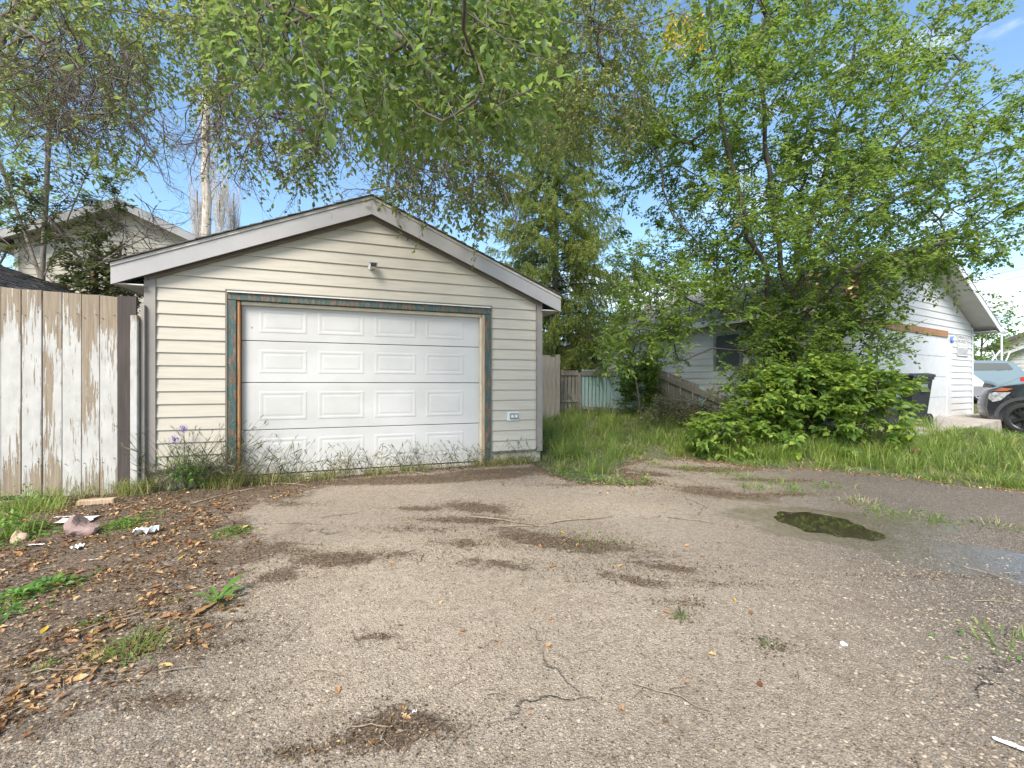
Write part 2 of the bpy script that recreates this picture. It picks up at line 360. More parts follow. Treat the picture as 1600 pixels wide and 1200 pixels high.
GRASS = [(-.3, 7.2)] + [(.36, 6.35)] + gp + [(13, 5.2), (60, 5.0), (60, 60), (-60, 60), (-60, 9), (-6, 9)]
soil_px = [(-200,778),(60,778),(225,772),(390,770),(470,757),(520,752),(500,765),(478,776),(440,786),(405,788),(380,805),(400,840),(415,860),(385,900),(372,940),(340,1000),(318,1030),(250,1060),(170,1090),(120,1120),(60,1160),(-80,1230),(-700,1230)]
SOIL = [onground(a, b) for a, b in soil_px]

def axis_pts(segs):
    out = []
    for a, b, st in segs: out += list(np.arange(a, b, st))
    out.append(segs[-1][1]); return np.array(out)
def grid_mesh(name, xs, ys, zf, mat):
    X, Y = np.meshgrid(xs, ys); Z = zf(X, Y); V = np.stack([X.ravel(), Y.ravel(), Z.ravel()], 1)
    nx, ny = len(xs), len(ys); i = np.arange(nx-1); j = np.arange(ny-1); I, J = np.meshgrid(i, j); b = (J*nx+I).ravel()
    Fc = np.stack([b, b+1, b+nx+1, b+nx], 1); me = mesh_from(name, V, Fc, mat, True); return me, X, Y
def set_attr(me, name, vals):
    a = me.attributes.new(name, 'FLOAT', 'POINT'); a.data.foreach_set('value', np.asarray(vals, np.float32).ravel())

# ------------------------------------------------------------ ground
m = Mat('soil_and_thatch', (.1, .08, .05), .95)
f = m.noise(1.3, 6); f2 = m.noise(25, 6)
c = m.ramp(f2, [(.3, (.045, .035, .022)), (.5, (.10, .085, .05)), (.75, (.17, .15, .09))])
c = m.mix(m.mr(f, .4, .6, 0, .6), c, m.ramp(f2, [(.3, (.05, .075, .02)), (.7, (.12, .14, .05))]))
m.base(c).bump(f2, .9, .03); M['soil'] = m.m
xs = axis_pts([(-400, -60, 40), (-60, -12, 6), (-12, 18, .12), (18, 60, 6), (60, 401, 40)])
ys = axis_pts([(-60, -6, 6), (-6, 20, .12), (20, 80, 6), (80, 801, 60)])
me, X, Y = grid_mesh('ground', xs, ys, lambda x, y: gz(x, y)-.01+.012*lownoise(x, y, 6, 3), M['soil'])
link('ground', me, kind='structure')

def asphalt_mat():
    m = Mat('worn_aggregate_asphalt', (.3, .27, .22), .85)
    co = m.coord()
    v1 = m.n('ShaderNodeTexVoronoi', i_Scale=120.0, i_Randomness=1.0); m.l(co, v1.inputs['Vector'])
    v2 = m.n('ShaderNodeTexVoronoi', i_Scale=66.0, i_Randomness=1.0); m.l(co, v2.inputs['Vector'])
    s1 = m.n('ShaderNodeSeparateXYZ'); m.l(v1.outputs['Color'], s1.inputs[0]); s2 = m.n('ShaderNodeSeparateXYZ'); m.l(v2.outputs['Color'], s2.inputs[0])
    stone = [(0, (.13, .099, .07)), (.3, (.26, .205, .15)), (.6, (.375, .303, .224)), (.85, (.46, .38, .288)), (1, (.54, .46, .36))]
    c1 = m.ramp(s1.outputs[0], stone); c2 = m.ramp(s2.outputs[1], stone)
    st2 = m.math('MULTIPLY', m.mr(v2.outputs['Distance'], .30, .42, 1, 0), m.mr(s2.outputs[2], .35, .4))
    st1 = m.mr(v1.outputs['Distance'], .35, .6, 1, 0)
    binder = m.ramp(m.noise(150, 3, co), [(.3, (.235, .188, .137)), (.7, (.385, .313, .232))])
    age = m.noise(.7, 5, co); dk = m.attr('dark')
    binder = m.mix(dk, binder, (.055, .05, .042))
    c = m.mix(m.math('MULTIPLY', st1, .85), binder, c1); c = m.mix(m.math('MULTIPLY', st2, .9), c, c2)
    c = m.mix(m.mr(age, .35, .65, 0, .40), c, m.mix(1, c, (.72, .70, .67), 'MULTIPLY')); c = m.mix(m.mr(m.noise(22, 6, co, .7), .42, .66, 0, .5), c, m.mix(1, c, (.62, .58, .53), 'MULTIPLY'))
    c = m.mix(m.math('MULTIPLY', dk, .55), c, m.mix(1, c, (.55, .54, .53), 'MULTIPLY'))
    pale = m.math('MULTIPLY', m.mr(m.attr('pale'), .3, .7), .45); c = m.mix(pale, c, m.mix(1, c, (1.35, 1.33, 1.30), 'MULTIPLY'))
    # dirt
    dn = m.math('ADD', m.math('MULTIPLY', m.noise(7, 9, co, .78), 1.15), m.math('MULTIPLY', m.noise(60, 4, co), .45))
    dirt = m.mr(m.math('ADD', m.attr('dirt'), m.math('SUBTRACT', dn, .80)), .42, .62)
    dfine = m.noise(70, 6, co, .7)
    dc = m.ramp(dfine, [(.32, (.032, .021, .013)), (.45, (.082, .054, .033)), (.57, (.19, .13, .08)), (.70, (.44, .33, .22))])
    c = m.mix(dirt, c, dc)
    rn = m.mr(m.noise(2.3, 9, co, .78), .53, .68, 0, .55); c = m.mix(rn, c, (.14, .095, .06))
    # cracks
    cw = m.n('ShaderNodeTexVoronoi', feature='DISTANCE_TO_EDGE', i_Scale=.42); dist = m.n('ShaderNodeTexNoise', i_Scale=2.6, i_Detail=8.0); m.l(co, dist.inputs['Vector'])
    ma = m.n('ShaderNodeMixRGB', blend_type='LINEAR_LIGHT', i_Fac=.35); m.l(co, ma.inputs['Color1']); m.l(dist.outputs['Color'], ma.inputs['Color2']); m.l(ma.outputs[0], cw.inputs['Vector'])
    crk = m.math('MULTIPLY', m.mr(cw.outputs['Distance'], .0, .006, 1, 0), m.mr(m.noise(.9, 3, co), .50, .60))
    c = m.mix(m.math('MULTIPLY', crk, .6), c, (.045, .036, .028))
    wet = m.attr('wet'); wn = m.mr(m.math('ADD', wet, m.math('MULTIPLY', m.math('SUBTRACT', m.noise(9, 6, co), .5), .6)), .35, .6)
    c = m.mix(m.math('MULTIPLY', wn, .35), c, m.mix(1, c, (.6, .60, .62), 'MULTIPLY'))
    m.l(m.math('MULTIPLY', wn, .55), m.b.inputs['Coat Weight']); m.b.inputs['Coat Roughness'].default_value = .38
    m.base(c)
    m.l(m.mix(wn, m.mr(dfine, 0, 1, .75, .95), (.30, .30, .30)), m.b.inputs['Roughness'])
    h = m.math('ADD', m.math('MULTIPLY', st2, 1.0), m.math('MULTIPLY', st1, .6)); h = m.math('ADD', h, m.math('MULTIPLY', dfine, m.math('MULTIPLY', dirt, 2.0)))
    h = m.math('SUBTRACT', h, m.math('MULTIPLY', crk, 4.0))
    h = m.math('MULTIPLY', h, m.math('SUBTRACT', 1.0, m.math('MULTIPLY', wn, .7)))
    m.bump(h, .75, .006); return m.m
xs = axis_pts([(-30, -7, 1), (-7, 10, .05), (10, 30, 1)]); ys = axis_pts([(-12, .8, .8), (.8, 8.6, .05)])
def asp_z(x, y):
    s = poly_sdf(x, y, GRASS)+.10*lownoise(x, y, 9, 5)+.05*lownoise(x, y, 26, 6)
    g = gz(x, y); return g+.014-.06*sstep(-.03, .12, s)
M['asphalt'] = asphalt_mat()
me, X, Y = grid_mesh('asphalt_pavement', xs, ys, asp_z, M['asphalt'])
s_soil = poly_sdf(X, Y, SOIL)
dirt = .5+np.clip(s_soil, -.6, .25)*1.5
dirt = np.where(s_soil > 0, np.clip(.52+.35*s_soil, 0, .70)+.16*lownoise(X, Y, 7, 91), np.clip(.50+s_soil*1.2, 0, 1))
dirt = dirt*np.where(Y < 3.2, .92, 1)
s_gr = poly_sdf(X, Y, GRASS); dirt = np.maximum(dirt, np.clip(.72+s_gr*2.4, 0, .85))
def blob(px, py, rx, ry, amp, rot=0):
    cx, cy = onground(px, py); a = R(rot); dx, dy = X-cx, Y-cy
    u_, v_ = dx*math.cos(a)+dy*math.sin(a), -dx*math.sin(a)+dy*math.cos(a)
    return amp*np.exp(-((u_/rx)**2+(v_/ry)**2))
blobs = [(650,830,.5,.12,.5,0),(720,852,.4,.15,.55,-10),(870,850,.6,.22,.62,-25),(780,885,.5,.12,.5,-20),(980,908,.45,.12,.56,-25),(1130,918,.5,.06,.5,-25),(430,860,.3,.2,.6,0),(620,870,.4,.12,.5,0),(560,960,.3,.06,.45,20),(1110,735,.9,.2,.8,-5),(1200,752,.8,.14,.7,-10),(1010,742,.5,.18,.7,0),(1230,775,.5,.1,.6,-12),(1470,790,.9,.05,.45,-12),(300,775,.7,.25,1,10),(400,765,.6,.18,1,10),(470,757,.6,.14,.9,10),(620,748,.9,.10,.95,12),(760,738,.7,.16,.9,15),(450,790,.4,.14,.5,10),(700,815,.5,.12,.55,0),(880,760,.6,.08,.5,0),(530,877,.38,.17,.75,0),(470,870,.2,.12,.5,0),(430,905,.25,.2,.6,30),(700,750,1.2,.2,.9,12),(560,755,.8,.16,.8,10),(780,742,.6,.2,.8,0),(845,735,.5,.25,.8,0),
 (655,797,.33,.10,.7,0),(745,795,.55,.25,.7,-20),(820,840,.5,.22,.62,-35),(750,815,.5,.2,.6,0),(930,855,.45,.2,.65,-20),(1040,890,.55,.10,.6,-22),(1010,870,.4,.2,.45,0),(1140,775,.7,.2,.75,-20),(1090,765,.5,.2,.6,0),(1240,790,.6,.16,.35,-20),
 (610,1150,.20,.10,.78,0),(680,1140,.18,.08,.6,-20),(470,1185,.2,.05,.6,0),(590,1000,.16,.06,.62,10),(620,1120,.12,.08,.5,0),(520,1170,.15,.08,.5,0),(1100,720,.8,.35,.55,0),(1000,740,.5,.2,.5,0),
 (870,900,.8,.05,.35,-30),(960,930,.5,.06,.4,-30),(1060,945,.25,.07,.5,-10),(1140,985,.35,.05,.45,-35),(1210,1015,.12,.07,.5,-40),(580,815,.3,.06,.4,0),(480,830,.3,.1,.45,0),(1500,905,1.0,.04,.5,-32),(350,1000,.3,.2,.5,0),(250,1100,.4,.1,.55,0)]
for b in blobs: dirt = np.maximum(dirt, blob(*b)) + .12*blob(*b)
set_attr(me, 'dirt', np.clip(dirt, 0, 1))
wet = 1.3*np.maximum.reduce([blob(1490,868,1.3,.22,1.0,-26), blob(1300,822,.95,.34,1.0,-14), blob(1430,855,.7,.22,.9,-25), blob(1540,880,.9,.24,.95,-28), blob(1640,905,1.0,.26,.9,-28), blob(1165,782,.6,.12,.55,-20), blob(1250,800,.5,.2,.55,-20)])
set_attr(me, 'wet', np.clip(wet, 0, 1))
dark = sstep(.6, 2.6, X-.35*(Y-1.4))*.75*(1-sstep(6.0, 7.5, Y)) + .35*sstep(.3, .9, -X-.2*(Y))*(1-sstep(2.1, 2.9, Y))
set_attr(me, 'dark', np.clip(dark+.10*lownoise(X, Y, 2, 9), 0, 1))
pale = np.maximum.reduce([blob(600,900,1.3,.9,1,20), blob(820,990,1.1,.8,.9,0), blob(1300,870,.9,.2,.3,0), blob(480,1080,.4,.3,.9,0), blob(900,800,1.6,.5,.8,0), blob(1190,760,.6,.12,.9,-12)])
set_attr(me, 'pale', np.clip(pale, 0, 1))
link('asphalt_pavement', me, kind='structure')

# puddle: a water sheet lying in the hollow
cx = sum(p[0] for p in PUD)/len(PUD); cy = sum(p[1] for p in PUD)/len(PUD); pz = .0085
V = [(cx, cy, pz)]+[(cx+(p[0]-cx)*1.25+(.08 if p[0] > cx else -.08), cy+(p[1]-cy)*1.7, pz) for p in PUD]; nf = len(PUD)
m = Mat('puddle_water', (.035, .032, .018), .03, spec=.5)
m.base(m.ramp(m.noise(2, 3), [(.3, (.028, .025, .013)), (.7, (.05, .043, .024))])).bump(m.noise(9, 2), .012, .004)
link('puddle', mesh_from('puddle', V, [(0, 1+i, 1+(i+1) % nf) for i in range(nf)], m.m), kind='structure')

# loose aggregate standing proud of the binder close to the camera
def pebbles(n, seed, name, xr_, yr_, smin, smax, mask):
    r = np.random.default_rng(seed)
    x = r.uniform(*xr_, n); y = yr_[0]+(yr_[1]-yr_[0])*r.random(n)**1.6
    keep = (np.abs(x/y) < 1.35) & (r.random(n) < mask(x, y)); x, y = x[keep], y[keep]; n = len(x)
    s = smin+(smax-smin)*r.random(n)**2.0; a = r.uniform(0, 2*PI, n); el = r.uniform(.6, 1, n)
    base = np.array([[1,0,0],[.4,.85,0],[-.6,.75,0],[-1,-.05,0],[-.45,-.85,0],[.55,-.8,0],[.35,.2,.55],[-.4,-.1,.5]])
    Fc = np.array([[0,1,6],[1,2,6],[2,7,6],[2,3,7],[3,4,7],[4,5,7],[5,6,7],[5,0,6]])
    b = base[None]*r.uniform(.75, 1.2, (n, 8, 1))
    ca, sa = np.cos(a)[:, None], np.sin(a)[:, None]; bx = b[:, :, 0]*s[:, None]; by = b[:, :, 1]*(s*el)[:, None]
    V = np.stack([x[:, None]+bx*ca-by*sa, y[:, None]+bx*sa+by*ca, (asp_z(x, y)-.0012)[:, None]+b[:, :, 2]*s[:, None]*.85], 2).reshape(-1, 3)
    FF = (Fc[None]+(np.arange(n)*8)[:, None, None]).reshape(-1, 3)
    o = link(name, mesh_from(name, V, FF, M['pebble'], True), kind='stuff'); return o
m = Mat('pebble_stone', (.3, .27, .22), .8); c = m.ramp(m.island(), [(0, (.10, .08, .06)), (.35, (.22, .18, .13)), (.7, (.34, .28, .205)), (.93, (.41, .345, .26)), (1, (.47, .41, .33))])
m.base(m.mix(.35, c, m.mix(1, c, (1.1, .95, .78), 'MULTIPLY'))); M['pebble'] = m.m
def pm(x, y):
    dk = sstep(.5, 2.2, x-.35*(y-1.4))+.9*sstep(.2, .8, -x-.15*y)*(1-sstep(2.3, 2.8, y)); return np.clip(.22+.8*dk, 0, 1)*(1-sstep(2.5, 3.3, y))
o = pebbles(60000, 4, 'loose_gravel', (-4.5, 5), (1.25, 4.4), .0035, .0125, pm)
tag(o, 'loose pea gravel worn out of the asphalt in the foreground', 'gravel')

# ------------------------------------------------------------ the cream garage
GX, GY = -4.208, 4.974; GU = np.array([.9425, .3344]); GV = np.array([-.3344, .9425]); GA = math.atan2(GU[1], GU[0]); W = 4.934
def wt(px, y0=0.0, L=(GX, GY), U=GU, Vv=GV):
    k = (px-800)/F; lx = L[0]+Vv[0]*y0; ly = L[1]+Vv[1]*y0; return (k*ly-lx)/(U[0]-k*U[1])
def wz(px, py, y0=0.0, L=(GX, GY), U=GU, Vv=GV):
    t = wt(px, y0, L, U, Vv); return CAMZ+(600-py)/F*(L[1]+U[1]*t+Vv[1]*y0)

def siding_plank(x0a, x1a, x0b, x1b, z0, z1, mat, parent, name='siding_plank', lip=.019, y=0.0, cache={}):
    """clapboard between heights z0 and z1; a: ends at the bottom edge, b: ends at the top"""
    V = [(x0a, y-lip, z0), (x1a, y-lip, z0), (x1b, y-.003, z1), (x0b, y-.003, z1), (x0a, y, z0+.001), (x1a, y, z0+.001), (x1a, y-lip*.97, z0+.010), (x0a, y-lip*.97, z0+.010)]
    Fc = [(0,1,6,7), (7,6,2,3), (0,4,5,1), (0,7,3,4), (1,5,2,6)]
    return link(name, mesh_from(name, V, Fc, mat), parent)

def gable_house(label, cat, name, L, ang, W, D, z0, ze, slope, mats, course, openings=(), eave=.28, rake=.1, root_z=0, side_planks=True, roof_t=.05, fasc=.19, far=False, end_course_side='left'):
    """gable end faces local -y; returns the root; all parts local"""
    root = thing(name, label, cat, (L[0], L[1], root_z), ang)
    return root

g = thing('cream_garage', 'cream sided single garage with white panelled overhead door and peeling teal door frame', 'garage', (GX, GY, 0), GA)
Zb, Ze, SL = .26, 2.545, .4135; D = 6.0; CH = .151
ta, tb = wt(353), wt(768)            # outer edges of the frame
zh = 2.374
ga, gb = ta+.022, tb-.022
oa, ob = wt(368, 0), wt(759, 0)       # timber opening
# wall core with the opening left free
mb = MB(); mb.box(.02, oa, .001, .1, Zb-.02, Ze); mb.box(ob, W-.02, .001, .1, Zb-.02, Ze); mb.box(oa, ob, .001, .1, 2.30, Ze)
mb.prism([(.02, Ze), (W-.02, Ze), (W/2, Ze+SL*(W/2)-.01)], .001, .1)
mb.box(.02, .1, .1, D, Zb-.02, Ze); mb.box(W-.1, W-.02, .1, D, Zb-.02, Ze); mb.box(.1, W-.1, D-.1, D, Zb-.02, Ze); mb.prism([(.02, Ze), (W-.02, Ze), (W/2, Ze+SL*(W/2)-.01)], D-.1, D)
mb.obj('wall', M['siding'], g)
MB().box(.1, W-.1, .45, .5, .1, 2.4).obj('inner_partition', M['interior'], g)
k = 0; z = Zb
cw = .095
while z < Ze+SL*W/2-.03:
    z1 = z+CH
    def ends(zz): q = max(0, (zz-Ze)/SL); return (max(cw, q+.01), min(W-cw, W-q-.01))
    a0, b0 = ends(z); a1, b1 = ends(min(z1, Ze+SL*W/2-.02))
    if z < zh-.03:
        siding_plank(a0, ta+.006, a0, ta+.006, z, z1, M['siding'], g); siding_plank(tb-.006, b0, tb-.006, b0, z, z1, M['siding'], g)
    else:
        if a1 > b1: a1 = b1 = W/2
        siding_plank(a0, b0, a1, b1, z, z1, M['siding'], g)
    z = z1; k += 1
# side planks on the right wall (seen from a step to the right)
for i in range(15):
    V = [(W+.016-.02, .1, Zb+i*CH), (W+.016-.02, D, Zb+i*CH), (W-.017, D, Zb+(i+1)*CH), (W-.017, .1, Zb+(i+1)*CH), (W-.02, .1, Zb+i*CH+.001), (W-.02, D, Zb+i*CH+.001)]
    link('siding_plank', mesh_from('siding_plank', V, [(0,1,2,3), (0,4,5,1)], M['siding']), g)
# corner trims, bottom strip
for s, (x0, x1) in enumerate(((-.012, cw), (W-cw+.02, W+.012))):
    b = MB(); b.box(x0, x1, -.032, .0, Zb-.03, Ze+.03*s); b.box(x0 if s == 0 else W-.008, x0+.02 if s == 0 else x1, 0.0, .1, Zb-.03, Ze-.02); b.obj('corner_trim', M['cornertrim'], g)
boxo('starter_strip', (cw, ta-.01, -.020, -.001, Zb-.022, Zb-.001), M['browntrim'], g); boxo('starter_strip', (tb+.01, W-cw+.02, -.020, -.001, Zb-.022, Zb-.001), M['browntrim'], g)
# foundation
b = MB(); b.box(-.0, oa-.01, .012, .2, -.4, Zb-.023); b.box(ob+.01, W, .012, .2, -.4, Zb-.023); b.box(0, .2, .2, D, -.4, Zb-.023); b.box(W-.2, W, .2, D, -.4, Zb-.023)
b.obj('foundation', M['foundation'], g, bevel=.006)
boxo('door_sill', (oa-.009, ob+.009, .02, .4, -.4, .10), M['foundation'], g)
# frame: brown channel, flashing, teal casing, orange stop, cream stop
b = MB(); b.box(ta, ta+.022, -.03, 0, .16, zh); b.obj('frame_channel', M['browntrim'], g)
b = MB(); b.box(tb-.022, tb, -.03, 0, .16, zh); b.obj('frame_channel', M['browntrim'], g)
b = MB(); b.box(ta, tb, -.034, 0, zh+.001, zh+.022); b.obj('frame_channel', M['browntrim'], g)
boxo('flashing', (ta+.024, tb-.024, -.05, 0, zh-.014, zh-.001), M['flash'], g)
boxo('door_casing', (ga+.001, oa+.012, -.022, .07, .06, 2.27), M['teal'], g, .005)
boxo('door_casing', (ob-.012, gb-.001, -.022, .07, .05, 2.27), M['teal'], g, .005)
boxo('door_casing', (ga+.001, gb-.001, -.026, .07, 2.271, zh-.015), M['teal'], g, .005)
boxo('jamb_board', (oa+.013, oa+.045, -.002, .16, .08, 2.268), M['orangewood'], g, .003)
boxo('jamb_board', (ob-.052, ob-.013, -.004, .16, .08, 2.268), M['tanwood'], g, .003)
boxo('head_stop', (oa+.046, ob-.053, .03, .075, 2.225, 2.268), M['cream_wood'], g, .003)
boxo('door_stop', (ob-.080, ob-.053, .02, .075, .08, 2.224), M['cream_wood'], g, .003)
# overhead door sections
da, db = oa+.047, ob-.054
zs = [.112, .672, 1.267, 1.792, 2.30]
pan = [(405,480), (497,569), (585,650), (665,724)]
pt = [(wt(a, .09), wt(b, .09)) for a, b in pan]
YD = .082
for i in range(4):
    z0, z1 = zs[i]+.004, zs[i+1]-.004
    b = MB(); b.box(da+.002, db-.002, YD, YD+.045, z0, z1)
    sec = b.obj('door_section', M['door'], g, bevel=.004)
    for (x0, x1) in pt:
        q0, q1 = z0+.115, z1-.105
        if i == 3: q1 = 2.19; q0 = z0+.1
        rings = [(0, 0), (.012, .0035), (.030, .0035), (.044, .0005), (.056, .0005), (.075, .003)]
        V = []; Fc = []
        for ins, h in rings: V += [(x0+ins, YD-.0006-h, q0+ins), (x1-ins, YD-.0006-h, q0+ins), (x1-ins, YD-.0006-h, q1-ins), (x0+ins, YD-.0006-h, q1-ins)]
        for r_ in range(len(rings)-1):
            for e in range(4): Fc.append((r_*4+e, r_*4+(e+1) % 4, r_*4+4+(e+1) % 4, r_*4+4+e))
        e = (len(rings)-1)*4; Fc.append((e, e+1, e+2, e+3))
        link('raised_panel', mesh_from('raised_panel', V, Fc, M['door']), sec)
boxo('weather_strip', (da, db, YD+.004, YD+.04, .09, .1115), M['black'], g)
b = MB(); zc = wz(393, 511, YD)-.0; b.cyl((wt(393, YD), YD-.004, zc), .008, .01, 'y', 10); b.obj('bolt', M['grey_metal'], g)
# roof
RK = .13; EV = .275; RT = Ze+SL*W/2
def roofline(t): return Ze+.045+SL*(W/2-abs(t-W/2))   # underside of the sheathing at the wall line
for sgn in (-1, 1):
    xe = W/2+sgn*(W/2+EV)
    ztop, zlow = roofline(W/2)+.11, roofline(xe)+.11
    poly = [(W/2, ztop), (xe, zlow), (xe, zlow-.03), (W/2, ztop-.03)]
    MB().prism(poly, -RK+.005, D+.12).obj('roof_deck', M['soffit'], g)
    # shingle courses
    Ls = math.hypot(xe-W/2, ztop-zlow); n = 20; un = ((xe-W/2)/Ls, (zlow-ztop)/Ls); nn = (-un[1]*sgn, un[0]*sgn) if False else (sgn*-un[1]*sgn, abs(un[0]))
    b = MB()
    for i in range(n+1):
        s1 = Ls-i*Ls/n+.03; s0 = max(0, s1-Ls/n-.03)
        p0 = (W/2+un[0]*s0, ztop+un[1]*s0+.003); p1 = (W/2+un[0]*s1, ztop+un[1]*s1+.009)
        nseg = 18
        for q in range(nseg):
            y0 = -RK-.035+(D+.3)*q/nseg; y1 = -RK-.035+(D+.3)*(q+1)/nseg-.004; hh = .012+.004*random.random(); sh = random.uniform(-.006, .006); ys_ = random.uniform(-.008,.004) if q == 0 else 0
            b.prism([p0, (p0[0], p0[1]+hh*.5), (p1[0]+un[0]*sh, p1[1]+hh), (p1[0]+un[0]*sh, p1[1])], y0+ys_, y1)
    b.obj('shingles', M['shingle'], g, kind='stuff')
    # barge board, drip cap, dark line under it
    d0 = .005
    def rake_piece(top, bot, y0, y1, mat, name, bevel=0, xend=xe):
        za, zb_ = roofline(W/2), roofline(xend)
        MB().prism([(W/2+sgn*.001, za+top), (xend, zb_+top), (xend, zb_+bot), (W/2+sgn*.001, za+bot)], y0, y1).obj(name, mat, g, bevel=bevel)
    rake_piece(.078, -.125, -RK, -RK+.02, M['fascia'], 'barge_board')
    rake_piece(.109, .074, -RK-.012, -RK+.004, M['fascia_cap'], 'drip_edge')
    rake_piece(-.102, -.16, -.045, -.018, M['browntrim'], 'rake_channel', xend=W/2+sgn*(W/2-.02))
    rake_piece(-.085, -.099, -RK+.021, -.001, M['browntrim'], 'rake_soffit')
    # eave fascia and soffit
    zf = roofline(xe)
    MB().box(min(xe, xe-sgn*.02), max(xe, xe-sgn*.02), -RK+.021, D+.1, zf-.12, zf+.078).obj('eave_fascia', M['fascia'], g)
    MB().box(min(xe-sgn*.021, xe-sgn*(EV+.01)), max(xe-sgn*.021, xe-sgn*(EV+.01)), -.12+.02, D, zf-.112, zf-.10).obj('eave_soffit', M['soffit'], g)
# security camera over the door, socket by the corner
ct = wt(579); cz = wz(583, 419)
c_ = thing('security_camera', 'small white and black camera fixed on the gable above the garage door', 'camera', (GX+GU[0]*ct, GY+GU[1]*ct, cz), GA)
b = MB(); b.cyl((0, -.022, 0), .032, .012, 'y', 16); b.tube([(0, -.02, 0), (.0, -.05, -.02), (.02, -.075, -.018)], .012, 8); b.obj('mount', M['white_plastic'], c_)
b = MB(); b.box(-.012, .078, -.155, -.055, -.028, .034); b.obj('body', M['white_plastic'], c_, bevel=.012)
MB().box(-.004, .07, -.159, -.1545, -.019, .026).obj('lens', M['black'], c_)
MB().box(-.018, .084, -.17, -.05, .0345, .039).obj('hood', M['white_plastic'], c_)
st = wt(802); sz = wz(802, 650)
s_ = thing('outdoor_socket', 'grey weatherproof socket on white plate low on the siding right of door', 'socket', (GX+GU[0]*st, GY+GU[1]*st, sz), GA)
MB().box(-.105, .085, -.024, -.012, -.068, .062).obj('plate', M['white_plastic'], s_, bevel=.004)
MB().box(-.065, .07, -.05, -.0245, -.042, .046).obj('cover', M['grey_metal'], s_, bevel=.008)
for dx in (-.032, .03): MB().cyl((dx, -.052, 0), .02, .006, 'y', 14).obj('socket_cap', M['flash'], s_)

# ------------------------------------------------------------ the flaking fence at left
fe = thing('board_fence', 'tall fence of flaking white upright boards left of the cream garage', 'fence', (GX, GY, 0), GA)
edges = [-96, -64, -31, 1.5, 33.5, 65.5, 96.5, 127, 155.5, 183.5]
fy = -.045
rf = random.Random(3)
for i in range(len(edges)-1):
    x0, x1 = wt(edges[i], fy)+.003, wt(edges[i+1], fy)-.003 if i < 8 else wt(edges[i+1], fy)
    if i in (7,): x1 += .001
    pm_ = (edges[i]+edges[i+1])/2; top = wz(pm_, 448.5+pm_*15/183, fy); bot = wz(pm_, 775, fy)
    dy = rf.uniform(-.006, .006); tl = rf.uniform(-.006, .006)
    w_ = x1-x0; b = MB()
    V = [(0, 0, 0), (w_, 0, 0), (w_, .022, 0), (0, .022, 0), (0, 0, top-bot+tl), (w_, 0, top-bot-tl-.004), (w_, .022, top-bot-tl-.004), (0, .022, top-bot+tl)]
    b.add(V, [(0,3,2,1),(4,5,6,7),(0,1,5,4),(1,2,6,5),(2,3,7,6),(3,0,4,7)])
    o = b.obj('board', M['flaking'], fe, bevel=.003); o.location = (x0, fy+dy, bot)
for i in range(len(edges)-1):
    xm = (wt(edges[i], fy)+wt(edges[i+1], fy))/2
    b = MB()
    for zz in (.40, 2.0):
        for dx in (-.05, .052): b.cyl((xm+dx, fy-.007, zz+.02*dx/.05), .0045, .008, 'y', 6)
    b.obj('nails', M['interior'], fe)
x0, x1 = wt(183.5, fy)+.002, wt(213.5, fy)
b = MB(); b.box(0, x1-x0, 0, .03, 0, 2.22); o = b.obj('dark_board', M['darkwood'], fe, bevel=.003); o.location = (x0, fy-.006, .02); o['label'] = 'dark brown stained board'
x0, x1 = wt(215, 0), wt(226, 0)
o = MB().box(0, x1-x0, 0, .09, 0, 2.02).obj('post', M['flaking'], fe, bevel=.006); o.location = (x0-.02, -.125, .0)
o = MB().box(0, .04, 0, .05, 0, 2.12).obj('batten', M['greywood'], fe, bevel=.004); o.location = (x1-.012, -.075, .03)
for zz in (.35, 1.95): boxo('rail', (-2.7, -.08, -.012, .03, zz, zz+.09), M['greywood'], fe, .004)
boxo('kick_board', (wt(-100, 0), wt(222, 0), -.04, -.012, -.12, .02), M['greywood'], fe, .004)

